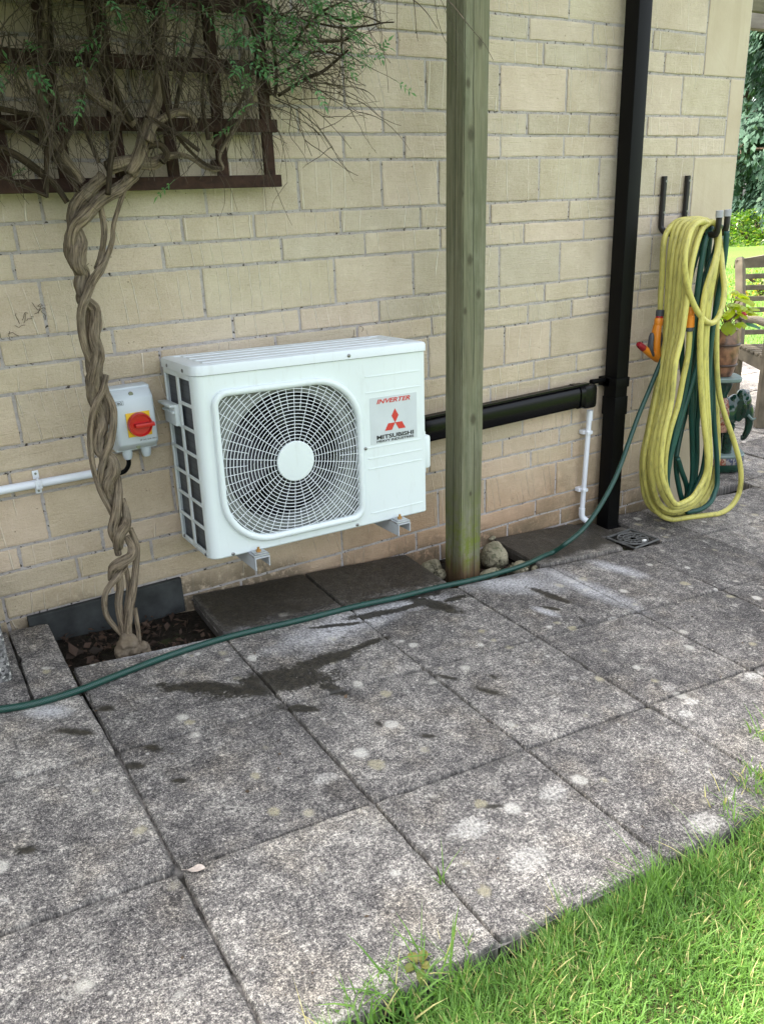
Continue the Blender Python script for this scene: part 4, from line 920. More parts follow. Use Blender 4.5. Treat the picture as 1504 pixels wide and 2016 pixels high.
# ================================================================ GREEN HOSES
go = Vector((2.98, -.19, -1.5)); gh = empty('dark_green_hose', go, 'dark green garden hose looped over the wall hanger behind the yellow one', 'hose')
gm_ = OffMB(go)
for pts in (
 [(1421,468,-.13),(1400,450,-.14),(1375,443,-.20),(1364,467,-.205),(1359,511,-.21),(1352,560,-.21),(1344,610,-.21),(1341,700,-.2),(1345,781,-.2),(1321,841,-.2),(1307,892,-.2),(1306,940,-.2),(1318,985,-.2),(1345,995,-.2),(1375,970,-.19),(1392,900,-.18),(1396,820,-.17),(1400,740,-.16),(1404,640,-.15),(1415,560,-.14)],
 [(1428,462,-.14),(1416,446,-.2),(1405,443,-.24),(1390,467,-.25),(1381,511,-.25),(1372,576,-.25),(1361,664,-.245),(1351,751,-.24),(1338,810,-.235),(1324,870,-.23),(1314,930,-.23),(1314,980,-.225),(1325,1000,-.22),(1350,995,-.22),(1368,963,-.22),(1384,918,-.22),(1392,841,-.22),(1393,760,-.22),(1400,664,-.22),(1412,587,-.225),(1425,511,-.23),(1430,455,-.23)],
 [(1414,460,-.245),(1405,500,-.24),(1396,522,-.24),(1388,560,-.24),(1382,600,-.24),(1380,660,-.24),(1368,730,-.24),(1341,821,-.235),(1321,892,-.23),(1313,942,-.225),(1315,983,-.22),(1330,1000,-.21),(1352,985,-.2),(1362,940,-.2),(1362,870,-.2),(1360,801,-.2),(1364,720,-.19),(1376,640,-.18),(1392,560,-.17),(1410,500,-.16),(1424,465,-.15)],
 [(1400,447,-.2),(1395,480,-.2),(1390,540,-.2),(1385,600,-.2),(1378,680,-.2),(1374,760,-.2),(1374,801,-.2),(1371,840,-.2),(1371,900,-.2),(1366,950,-.2),(1358,985,-.19),(1346,992,-.18),(1336,960,-.17),(1330,910,-.16),(1340,850,-.15),(1352,800,-.15),(1366,720,-.14),(1384,620,-.14),(1404,520,-.14),(1418,465,-.14)],
 [(1420,462,-.18),(1409,490,-.2),(1398,520,-.22),(1386,545,-.23),(1380,580,-.23),(1372,640,-.22),(1368,700,-.21),(1366,780,-.2),(1362,850,-.19),(1364,930,-.18),(1362,985,-.17)],
 [(1404,640,-.15),(1402,720,-.15),(1404,820,-.16),(1410,900,-.17),(1411,950,-.18),(1406,970,-.19),(1398,988,-.2),(1378,1003,-.2),(1350,1008,-.18)],
 [(1333,902,-.2),(1342,930,-.19),(1350,953,-.18),(1352,972,-.17),(1346,990,-.15)],
 ): gm_.tube([lift(p) for p in smooth(pix(pts), 7)], HR*.98, 12)
gm_.build('hose', M_['ghose'], gh, smooth_=True)
# braided hose that runs down across the paving
tg = [W(1392, 452, -.23), W(1372, 500, -.225), W(1352, 570, -.20), W(1326, 650, -.17), W(1300, 712, -.155), W(1278, 766, -.16), W(1257, 816, -.175), W(1238, 868, -.19), W(1220, 918, -.205), W(1202, 958, -.225), W(1176, 1003, -.25), W(1148, 1040, -.275), W(1115, 1068, -.30)]
for u, v in ((1085, 1088), (1040, 1108), (1000, 1122), (930, 1141), (860, 1156), (780, 1176), (700, 1193), (600, 1218), (500, 1241), (430, 1259), (330, 1291), (230, 1329), (150, 1360), (60, 1386), (-40, 1402), (-200, 1425), (-420, 1440)): tg.append(G(u, v, .0115))
to = Vector((1.6, -.33, gz(1.6, -.33))); tm = OffMB(to); tm.tube([Vector((p.x, p.y, max(p.z-.0015, gz(p.x, p.y)+.0102))) for p in smooth(tg, 10)], .0097, 12)
o = tm.build('trailing_hose', M_['whose'], None, smooth_=True); o.location = to; tag(o, 'braided green hose trailing across the paving from the hanger', 'hose')
# ================================================================ TRELLIS
tl = empty('trellis', (1.1, -.05, -.07), 'dark brown wooden trellis fixed to the wall behind the climber', 'trellis')
TO = Vector((1.1, -.05, -.07))
for k, z in enumerate((-.062, .088, .238, .388, .538, .688)):
    q = OffMB(TO); q.bbox((-1.2, -.072, z-.017), (1.124, -.056, z+.017), .002); q.build('rail', M_['trellis'], tl)
for k in range(15):
    x = 1.098-.148*k; q = OffMB(TO); q.bbox((x-.016, -.055, -.055 if k else -.062), (x+.016, -.038, .80), .002); q.build('upright', M_['trellis'], tl)
for x in (.95, .06, -.8):
    q = OffMB(TO); q.bbox((x-.02, -.0375, -.03), (x+.02, -.003, .0), .002); q.build('spacer_block', M_['trellis'], tl)
# ================================================================ CLIMBER
vo = G(255, 1272); vine = empty('climbing_vine', vo, 'old climber with a thick twisted trunk and tangled twigs over the trellis', 'climbing plant')
def vy(v):                                   # how far from the wall the trunk stands at that height
    if v > 1000: return -.25+(1272-v)/272*.055
    if v > 400: return -.195+(1000-v)/600*.075
    return -.12
def strand(mb, pts, n=30, dy=0.0, rough=.24, sc=1/640, yfix=None, sub=7, fl=1.0):
    P = []; R = []
    for i, p in enumerate(pts):
        u, v, r = p[:3]; d = p[3] if len(p) > 3 else 0
        P.append(W(u, v, (yfix if yfix is not None else vy(v))+dy+d)); R.append(r*sc)
    S = smooth(P, sub); RR = []
    for i in range(len(S)):
        t = min(i/sub, len(R)-1.0001); k = int(t); f = t-k; RR.append(R[k]*(1-f)+R[min(k+1, len(R)-1)]*f)
    mb.tube(S, RR, n, rough=rough)
Z8 = lambda x, y: (160+.3077*x, 680+.3077*y)
Z7 = lambda x, y: (120+.1786*x, 340+.1786*y)
tk = OffMB(vo); tk.val = .5
S_ = lambda f, *a: [(*f(x, y), r*.85, d) for x, y, r, d in a]
# thick left stem, coming down from the upper-left limb
strand(tk, S_(Z7, (480, 40, 12, 0), (330, 180, 13, 0), (200, 320, 13, 0), (140, 470, 13, .01), (150, 620, 14, .015), (200, 760, 15, .01), (190, 900, 17, -.01), (190, 1010, 17, -.012), (240, 1120, 14, 0), (225, 1250, 13, 0), (270, 1400, 12, .01), (370, 1500, 12, .008), (385, 1650, 12, 0), (370, 1800, 13, -.005), (400, 1930, 13, -.008))+S_(Z8, (110, 60, 13, -.01), (95, 150, 14, -.012), (75, 235, 14, -.008), (80, 340, 13, .004), (125, 430, 13, .01), (130, 520, 15, .006), (110, 600, 13, .0), (120, 680, 11, -.004), (190, 730, 12, -.008), (205, 800, 15, -.012), (170, 880, 14, -.004), (180, 960, 11, .01), (215, 1050, 9, .016), (250, 1150, 9, .016)), dy=-.005)
strand(tk, S_(Z7, (820, 20, 11, 0), (640, 180, 13, -.01), (430, 310, 13, -.022), (270, 470, 13, -.028), (150, 600, 12, -.022), (110, 760, 13, -.014), (130, 900, 14, .002), (210, 1060, 13, .012), (270, 1180, 12, .0), (260, 1300, 12, -.006), (230, 1400, 11, .004), (300, 1500, 11, .014), (330, 1700, 12, .012), (310, 1900, 11, .01))+S_(Z8, (60, 60, 11, .012), (80, 200, 12, .014), (130, 330, 11, .01), (150, 450, 12, .002), (130, 560, 11, .012), (150, 700, 10, .016), (150, 850, 11, .012), (200, 950, 9, .01)), dy=.004)
strand(tk, S_(Z7, (700, 200, 5, .0), (590, 550, 4.5, 0), (570, 750, 5, 0), (500, 950, 6, 0), (430, 1080, 9, -.012), (350, 1200, 9, -.02), (290, 1350, 9, -.024), (240, 1480, 9, -.024), (225, 1620, 8.5, -.02), (240, 1800, 8, -.014), (290, 1980, 8, -.008))+S_(Z8, (80, 130, 7, 0), (140, 210, 6, .0), (165, 300, 6.5, -.012), (205, 400, 7.5, -.02), (208, 500, 8, -.024), (190, 620, 8, -.022), (150, 720, 8, -.018), (125, 820, 7.5, -.01), (135, 900, 7, 0), (170, 1000, 7, .01)), dy=-.004, rough=.08)
strand(tk, S_(Z7, (430, 330, 6, .0), (480, 600, 6.5, 0), (470, 780, 6, 0), (440, 950, 6.5, 0), (410, 1060, 8, -.01)), rough=.08)
strand(tk, S_(Z8, (165, 190, 5.5, -.014), (140, 290, 6.5, -.022), (95, 380, 7, -.026), (70, 470, 6.5, -.024), (60, 600, 6.5, -.018), (75, 760, 6, -.012), (120, 920, 6, -.012), (190, 1060, 5.5, -.008), (210, 1110, 5, 0)), rough=.06)
strand(tk, S_(Z8, (235, 840, 7, .006), (240, 940, 9, -.012), (228, 1060, 10.5, -.022), (203, 1180, 10.5, -.016), (225, 1260, 8, .004), (240, 1340, 7, .012)), rough=.12)
strand(tk, S_(Z8, (265, 980, 6, .006), (290, 1080, 9, -.006), (285, 1150, 12, -.014), (245, 1215, 13.5, -.018), (240, 1290, 11, .004)), rough=.14)
strand(tk, S_(Z8, (290, 1220, 7, .004), (330, 1290, 9, -.008), (315, 1350, 11, -.018), (250, 1395, 12, -.024), (205, 1430, 10, -.016), (190, 1500, 6, .0)), rough=.14)
strand(tk, S_(Z8, (285, 1410, 7, -.012), (235, 1480, 7.5, -.022), (170, 1560, 6.5, -.02), (150, 1640, 6.5, -.012), (165, 1730, 6, 0), (215, 1800, 5.5, .01), (260, 1850, 5, .01)), rough=.07)
strand(tk, S_(Z8, (235, 1440, 9, .0), (250, 1540, 8.5, 0), (240, 1650, 8.5, .004), (255, 1750, 8.5, .004), (285, 1850, 9, 0)), rough=.12)
strand(tk, S_(Z8, (315, 1170, 6, .012), (355, 1280, 7, .008), (352, 1400, 7.5, .0), (335, 1560, 8.5, -.008), (312, 1700, 9, -.012), (300, 1800, 9, -.01), (300, 1900, 11, 0)), rough=.07)
strand(tk, S_(Z8, (285, 1400, 5, .012), (305, 1550, 5.5, .01), (290, 1700, 6, .008), (290, 1830, 6, .004)), rough=.08)
strand(tk, S_(Z8, (345, 1680, 5, .006), (360, 1780, 5, .0), (375, 1900, 5, -.006), (378, 1960, 5, -.01)), rough=.06)
trunk = tk.build('trunk', M_['bark'], vine, smooth_=True)
bs = [(W(*Z8(300, 1905), -.262)-vo, (.030, .028, .032)), (W(*Z8(270, 1960), -.262)-vo, (.026, .024, .03)), (W(*Z8(335, 1950), -.262)-vo, (.022, .024, .028)), (W(*Z8(400, 1930), -.255)-vo, (.017, .018, .02)), (W(*Z8(420, 1960), -.26)-vo, (.016, .016, .016))]
blob('root_burl', bs, .0028, M_['bark'], vine, rough=.006, seed=3, fscale=60)
br = OffMB(vo); Z1 = lambda x, y: (.3989*x, .3989*y)
def limb(*a, y=-.11, y2=None, r=.10):
    n_ = len(a)
    pts = [(*Z1(x, yy), rad, (0 if y2 is None else (y2-y)*i/(n_-1))) for i, (x, yy, rad) in enumerate(a)]
    q = OffMB(vo); strand(q, pts, n=10, yfix=y, rough=r, sub=5); return q.build('branch', M_['bark'] if max(p[2] for p in a) > 7.5 else M_['branch'], vine, smooth_=True)
limb((530, 830, 12), (640, 800, 12), (750, 808, 11), (815, 775, 8), (900, 765, 4.5), (960, 790, 4), (1020, 830, 3.5), (1100, 832, 3), (1085, 765, 3.5), (1150, 650, 4), (1240, 500, 4), (1290, 380, 3), y=-.12, y2=-.09)
limb((640, 860, 10), (690, 770, 13), (735, 620, 12.5), (780, 470, 9), (790, 320, 9), (800, 180, 7.5), (815, 0, 7), (830, -300, 6), y=-.13, y2=-.10, r=.13)
limb((735, 700, 8), (755, 630, 6.5), (800, 590, 7), (870, 555, 7), (940, 565, 6), (972, 605, 3), y=-.15, y2=-.14, r=.2)
limb((735, 720, 6), (790, 715, 6), (825, 760, 6), (800, 800, 6), y=-.14, r=.2)
limb((670, 610, 9), (580, 545, 8), (500, 500, 8), (400, 435, 6), (300, 440, 5), (200, 520, 4), y=-.11, y2=-.09)
limb((535, 960, 4.5), (548, 800, 5), (575, 640, 5.5), (590, 560, 5), y=-.16, y2=-.12)
limb((388, 945, 4), (330, 840, 4.5), (230, 740, 5.5), (190, 600, 4), (180, 570, 4), (90, 555, 4), (-20, 530, 4.5), y=-.13, y2=-.10)
limb((410, 900, 7), (310, 770, 10), (240, 640, 8), (200, 450, 7), (215, 250, 6), (230, 0, 6), (220, -300, 6), y=-.10, y2=-.09)
limb((335, 1000, 5), (270, 910, 5), (200, 850, 7), (90, 770, 6.5), (-30, 720, 6.5), y=-.12, y2=-.10)
limb((232, 975, 3), (233, 760, 4.5), (250, 735, 4), y=-.13); limb((235, 970, 3), (110, 915, 2.5), (-20, 865, 2.5), y=-.14)
limb((490, 805, 3.5), (440, 680, 3.5), (400, 560, 3), y=-.14); limb((270, 790, 4.5), (340, 670, 4), (400, 540, 3.5), (415, 430, 3), (430, 200, 3), y=-.15, y2=-.13)
limb((720, 570, 3), (860, 650, 3.5), (985, 745, 3.5), y=-.16); limb((790, 300, 2.6), (815, 490, 3), (870, 660, 3), (1000, 800, 3), (1095, 835, 3), y=-.17, y2=-.13)
limb((1030, 690, 4), (1000, 500, 3), (1015, 330, 3), (1030, 200, 3), (1045, -100, 3), y=-.14, y2=-.10); limb((1050, 720, 3), (1130, 600, 3), (1200, 480, 2.6), (1260, 300, 2.5), y=-.15, y2=-.10)
limb((865, 550, 4), (900, 380, 3.5), (960, 200, 3), (980, 0, 3), y=-.14, y2=-.10); limb((230, 740, 3), (285, 560, 3), (265, 300, 3), (245, 0, 3), y=-.13, y2=-.10)
limb((0, 590, 5), (110, 650, 5), (250, 740, 5), y=-.10); limb((650, 600, 6), (560, 450, 6), (480, 300, 5), (440, 120, 4), (420, -100, 4), y=-.12, y2=-.10); limb((500, 0, 4), (520, 250, 3), (600, 500, 4), y=-.13)
limb((1340, 470, 3.5), (1290, 300, 4), (1250, 130, 7), (1200, 0, 6), (1150, -200, 6), y=-.09, y2=-.12)
Z6 = lambda x, y: ((480+.2128*x)/.3989, .2128*y/.3989)
limb((*Z6(320, 885), 3.2), (*Z6(560, 740), 3.2), (*Z6(740, 655), 3), (*Z6(900, 520), 2.6), (*Z6(970, 460), 1.6), y=-.10, y2=-.16, r=.06)
limb((*Z6(285, 890), 3.5), (*Z6(305, 760), 3), (*Z6(290, 500), 3), (*Z6(270, 300), 3), (*Z6(330, 60), 2.6), y=-.10, r=.06)
limb((*Z6(180, 360), 2), (*Z6(500, 380), 2.2), (*Z6(880, 380), 2.2), (*Z6(990, 345), 1.6), y=-.13, y2=-.17, r=.05); limb((*Z6(260, 120), 2.5), (*Z6(620, 200), 1.6), (*Z6(900, 255), 2), (*Z6(1130, 240), 1.8), (*Z6(1280, 212), 1.5), (*Z6(1390, 205), 1.2), y=-.13, y2=-.18, r=.05)
limb((*Z6(560, -60), 2.5), (*Z6(730, 110), 2.6), (*Z6(930, 190), 2), (*Z6(1110, 150), 1.4), (*Z6(1280, 215), 1.3), y=-.16, y2=-.18, r=.05); limb((*Z6(250, 745), 2), (*Z6(480, 600), 2), (*Z6(600, 500), 1.8), (*Z6(740, 475), 1.8), (*Z6(900, 520), 1.6), y=-.11, y2=-.16, r=.05)
limb((*Z6(300, 600), 2.2), (*Z6(460, 450), 2.4), (*Z6(560, 270), 2.2), (*Z6(740, 100), 2), (*Z6(910, 20), 1.6), y=-.11, y2=-.17, r=.05); limb((*Z6(905, 490), 1.6), (*Z6(905, 230), 1.6), y=-.17, r=.05)
# tangle of fine twigs: short branching walks in the volume in front of the trellis
tw = OffMB(vo)
def rv(s=1.0): return Vector((random.gauss(0, s), random.gauss(0, s), random.gauss(0, s)))
tips = []
def twig(p, d, L, r, depth, droop, n=5):
    step = L/7; pts = [p.copy()]; bend = rv(.20)
    for i in range(7):
        d = (d+bend*.35+rv(.10)+Vector((0, .0, -droop))*.12).normalized(); p = p+d*step
        if p.y > -.035: p.y = -.035; d.y = -abs(d.y)
        pts.append(p.copy())
        if depth > 0 and i > 1 and random.random() < .5: twig(p, (d+rv(.55)).normalized(), L*random.uniform(.35, .7), r*.65, depth-1, droop, 4)
    tw.tube(pts, [r*(1-.55*i/7) for i in range(8)], n, caps=False)
    if depth == 0: tips.append((p.copy(), d.copy()))
def spawn(n_, u0, u1, v0, v1, y0, y1, L0, L1, droop, r0=.0010, r1=.0020, depth=1, dirx=0.0, dirz=-.5):
    for _ in range(n_):
        p = W(random.uniform(u0, u1), random.uniform(v0, v1), random.uniform(y0, y1))
        twig(p, (rv(.6)+Vector((dirx, -.1, dirz))).normalized(), random.uniform(L0, L1), random.uniform(r0, r1), depth, droop)
spawn(200, -60, 520, -140, 130, -.28, -.08, .14, .34, .9)
spawn(70, -60, 470, 40, 230, -.24, -.08, .10, .24, .8)
spawn(22, -40, 460, 230, 330, -.2, -.08, .06, .15, .4)
spawn(40, 510, 580, 20, 200, -.17, -.07, .14, .30, .15, dirx=.9, dirz=.05, r0=.0011, r1=.0021)
spawn(46, 520, 670, -60, 110, -.22, -.08, .08, .20, .12, dirx=.5, dirz=.0)
spawn(28, 560, 680, 80, 170, -.2, -.1, .05, .13, .3, dirx=.2, dirz=-.2, r0=.0007, r1=.0013)
spawn(26, 440, 530, 60, 220, -.2, -.09, .08, .22, 1.2, dirz=-.8)
# unseen growth added above the view to shade the trellis
for _ in range(330):
    p = Vector((random.uniform(-.9, 1.3), random.uniform(-.70, -.06), random.uniform(.45, .95))); twig(p, (rv(.6)+Vector((0, -.2, -.2))).normalized(), random.uniform(.15, .4), random.uniform(.001, .0025), 1, .7, 4)
for (u, v, n_) in ((45, 632, 5), (88, 610, 5), (20, 660, 3), (700, 652, 3), (165, 545, 2), (12, 205, 4), (45, 180, 5), (100, 325, 4), (60, 330, 4)):   # dried tendrils left on the stone
    for _ in range(n_):
        p = W(u+random.gauss(0, 7), v+random.gauss(0, 7), -.006); pts = [p]; d = Vector((random.gauss(0, 1), 0, random.gauss(0, 1))).normalized()
        for i in range(5): d = (d+Vector((random.gauss(0, .6), 0, random.gauss(0, .6)))).normalized(); p = p+d*.006; p.y = -.005+random.uniform(-.003, 0); pts.append(p.copy())
        tw.tube(pts, .0008, 5, caps=False)
t_ = tw.build('twigs', M_['twig'], vine, smooth_=False, fix=False); t_['kind'] = 'stuff'
# leaves: small pinnate sprays
lf = OffMB(vo)
def leaflet(mb, p, d, n_, L, wd):
    s = d.cross(n_).normalized(); mb.val = random.random()
    a = mb.vert(p); b = mb.vert(p+d*L*.4+s*wd+n_*L*.03); c = mb.vert(p+d*L-n_*L*.15); e = mb.vert(p+d*L*.4-s*wd+n_*L*.03); m = mb.vert(p+d*L*.45-n_*L*.05)
    mb.face((a, b, m)); mb.face((b, c, m)); mb.face((a, m, e)); mb.face((m, c, e))
def spray(mb, p, d, size=1.0):
    d = d.normalized(); n_ = (Vector((0, -.7, .7))+rv(.35)).normalized(); L = .05*size*random.uniform(.7, 1.2)
    s = d.cross(n_).normalized(); n_ = s.cross(d).normalized()
    for k in range(3):
        q = p+d*L*(.2+.3*k)
        for sg in (1, -1): leaflet(mb, q, (d*.6+s*sg*.9+rv(.1)).normalized(), n_, .017*size*random.uniform(.8, 1.2), .0034*size)
    leaflet(mb, p+d*L, (d+rv(.1)).normalized(), n_, .026*size, .0042*size)
    mb.tube([p-d*.01, p+d*L], .0006, 3, caps=False)
for (u, v, c, sp) in ((230, 42, 6, .022), (62, 122, 7, .024), (20, 115, 2, .02), (375, 8, 9, .04), (455, 42, 9, .022), (470, 85, 6, .02), (490, 135, 11, .028), (515, 128, 5, .02), (620, 32, 9, .025), (655, 14, 11, .025), (570, 58, 8, .025), (615, 55, 8, .02), (585, 135, 7, .02), (690, 105, 8, .022), (745, 98, 3, .01), (695, 42, 6, .015), (545, 72, 6, .02), (670, 45, 4, .02), (640, 5, 8, .035), (330, 5, 7, .03), (520, 5, 10, .03), (590, 10, 8, .03), (720, 110, 5, .014), (560, 85, 6, .02)):
    for _ in range(c):
        p = W(u, v, random.uniform(-.24, -.13))+rv(sp); p.y = min(p.y, -.06); spray(lf, p, rv(.7)+Vector((.2, -.4, -.3)), 1.0)
random.shuffle(tips)
for p, d in tips[:220]:
    if p.z > .40 or random.random() < .12: spray(lf, p, d+rv(.3))
for _ in range(1500):  # leaves added out of view above, darkening the trellis
    p = Vector((random.uniform(-.9, 1.3), random.uniform(-.75, -.08), random.uniform(.46, 1.0))); spray(lf, p, rv(.7)+Vector((0, -.4, -.3)), 1.3)
for _ in range(9000):   # dense unseen growth added overhead to deepen the shade below
    p = Vector((random.uniform(-2.0, .80), -random.uniform(.05, .85), random.uniform(.46, .95))); d = rv(1).normalized(); n_ = (Vector((0, -.3, 1))+rv(.5)).normalized(); leaflet(lf, p, (d-n_*d.dot(n_)).normalized(), n_, random.uniform(.05, .09), random.uniform(.014, .026))
l_ = lf.build('leaves', M_['leaf'], vine, fix=False); l_['kind'] = 'stuff'
# ================================================================ PLANTING HOLE LITTER, ROCKS, BLOCK, GULLY
lt = MB()
for _ in range(520):
    a = random.random() < .62
    if a: x, y = random.uniform(.25, .69), random.uniform(-.295, -.02)
    else: x, y = random.uniform(1.57, 1.97), random.uniform(-.30, -.02)
    z = gz(x, y)-.056+random.uniform(0, .02); L = random.uniform(.010, .035); n_ = (Vector((0, 0, 1))+rv(.5)).normalized(); d = n_.cross(rv(1)).normalized(); leaflet(lt, Vector((x, y, z)), d, n_, L, L*random.uniform(.06, .35))
for (u, v, L) in ((150, 1293, .05), (140, 1285, .04), (175, 1282, .04), (185, 1290, .035), (130, 1298, .04), (165, 1275, .03), (330, 1225, .03)):
    p = G(u, v, -.035); n_ = (Vector((0, -.5, .8))+rv(.2)).normalized(); leaflet(lt, p, n_.cross(rv(1)).normalized(), n_, L, L*.34)
o = lt.build('leaf_litter', M_['litter'], fix=False); tag(o, 'brown dead leaves and bits lying in the planting holes', 'leaf litter', kind='stuff')
def rock(u, v, sx, sy, sz, lab, seed, dz=-.02):
    p = G(u, v); p.z = gz(p.x, p.y)+dz
    o = blob('rock', [((0, 0, 0), (sx, sy, sz)), ((sx*.3, sy*.2, sz*.15), (sx*.7, sy*.8, sz*.85))], max(sx, sy)/16, M_['rock'], rough=sx*.35, seed=seed, fscale=.45/sx); o.location = p; tag(o, lab, 'rock', 'rocks round the foot of the post')
rock(848, 1112, .045, .035, .035, 'grey rock left of the post by the wet slabs', 1); rock(866, 1122, .022, .02, .022, 'small pale rock touching the left face of the post', 2)
rock(972, 1095, .052, .055, .055, 'largest rounded rock right of the post', 3, .0); rock(1018, 1112, .045, .03, .026, 'flat mossy rock beside the green hose', 4, -.02); rock(965, 1116, .05, .022, .02, 'low flat stone under the largest rock', 5, -.03); rock(1052, 1115, .014, .012, .012, 'little rounded stone at the drain slab corner', 6, -.01)
rock(968, 1060, .018, .01, .008, 'small white stone chip against the wall', 7, .0)
q = G(28, 1345); q.x = .095; pb_ = MB(); pb_.bbox((-.50, -.02, -.03), (0, .26, .235), .012)
o = pb_.build('planter_block', M_['pebble'], smooth_=40); o.location = (.100, q.y+.02, gz(.1, q.y)+.012); tag(o, 'grey pebbledash planter block at the left edge', 'planter')
db_ = MB()
for _ in range(260):                        # grit, seed cases and crumbs blown over the slabs
    x, y = random.uniform(-.3, 4.2), random.uniform(-1.6, -.05)
    if (y > -.31 and (.24 < x < .70 or 1.55 < x < 1.98)) or (y > -.01): continue
    p = Vector((x, y, gz(x, y)+.0015)); n_ = (Vector((0, 0, 1))+rv(.25)).normalized(); L = random.choice((.003, .004, .006, .009, .014))*random.uniform(.7, 1.2); leaflet(db_, p, n_.cross(rv(1)).normalized(), n_, L, L*random.uniform(.08, .4))
o = db_.build('paving_debris', [M_['crumb']], fix=False); tag(o, 'tiny crumbs and bits of leaf scattered over the paving', 'debris', kind='stuff')
# gully grate
gp_ = Vector((2.552, -.262, gz(2.552, -.262)+.001)); gr_ = MB(); 
gr_.tube([(math.cos(t*math.pi/12)*.062, math.sin(t*math.pi/12)*.062, 0) for t in range(24)], .004, 6, closed=True); gr_.tube([(math.cos(t*math.pi/12)*.040, math.sin(t*math.pi/12)*.040, 0) for t in range(24)], .0032, 6, closed=True); gr_.tube([(math.cos(t*math.pi/8)*.018, math.sin(t*math.pi/8)*.018, 0) for t in range(16)], .003, 6, closed=True)
for t in range(12): a = t*math.pi/6; gr_.tube([(math.cos(a)*.018, math.sin(a)*.018, 0), (math.cos(a)*.062, math.sin(a)*.062, 0)], .0026, 5)
for s1, s2 in (((-.075, -.075), (.075, -.075)), ((.075, -.075), (.075, .075)), ((.075, .075), (-.075, .075)), ((-.075, .075), (-.075, -.075))): gr_.tube([(*s1, 0), (*s2, 0)], .005, 5)
o = gr_.build('gully_grate', simple('weathered grey grate', (.085, .085, .08), .7, var=.3, vscale=60), smooth_=50); o.location = gp_; o.rotation_euler = (0, 0, .05); tag(o, 'round patterned drain grate at the foot of the downpipe', 'drain grate')
pg = blob('pebble', [((0, 0, 0), (.012, .009, .006))], .0015, simple('white pebble', (.6, .6, .56), .7)); p = G(1268, 1064, .006); pg.location = p; tag(pg, 'single white pebble on the drain grate corner', 'pebble')
# fallen leaf
fl = MB(); fl.val = .5; N_ = 10; p0 = G(385, 1712, .006); ed = []
for k in range(N_+1):
    t = k/N_; wd = .018*math.sin(math.pi*min(1, t*1.02))**.7*(1-.25*t); ed.append((t*.07-.03, wd))
L1 = [fl.vert((x, w_, .004+.006*math.sin(x*90))) for x, w_ in ed]; L2 = [fl.vert((x, 0, .001)) for x, w_ in ed]; L3 = [fl.vert((x, -w_, .006)) for x, w_ in ed]
for k in range(N_): fl.face((L1[k], L1[k+1], L2[k+1], L2[k])); fl.face((L2[k], L2[k+1], L3[k+1], L3[k]))
fl.tube([(-.03, 0, .001), (-.05, .004, .001)], .0008, 4)
o = fl.build('fallen_leaf', simple('dry pale leaf', (.50, .42, .36), .8, var=.2, vscale=60), fix=False); o.location = p0; o.rotation_euler = (0, 0, -.5); o.scale = (.55, .6, .6); tag(o, 'single dry pale leaf on the paving joint', 'leaf')
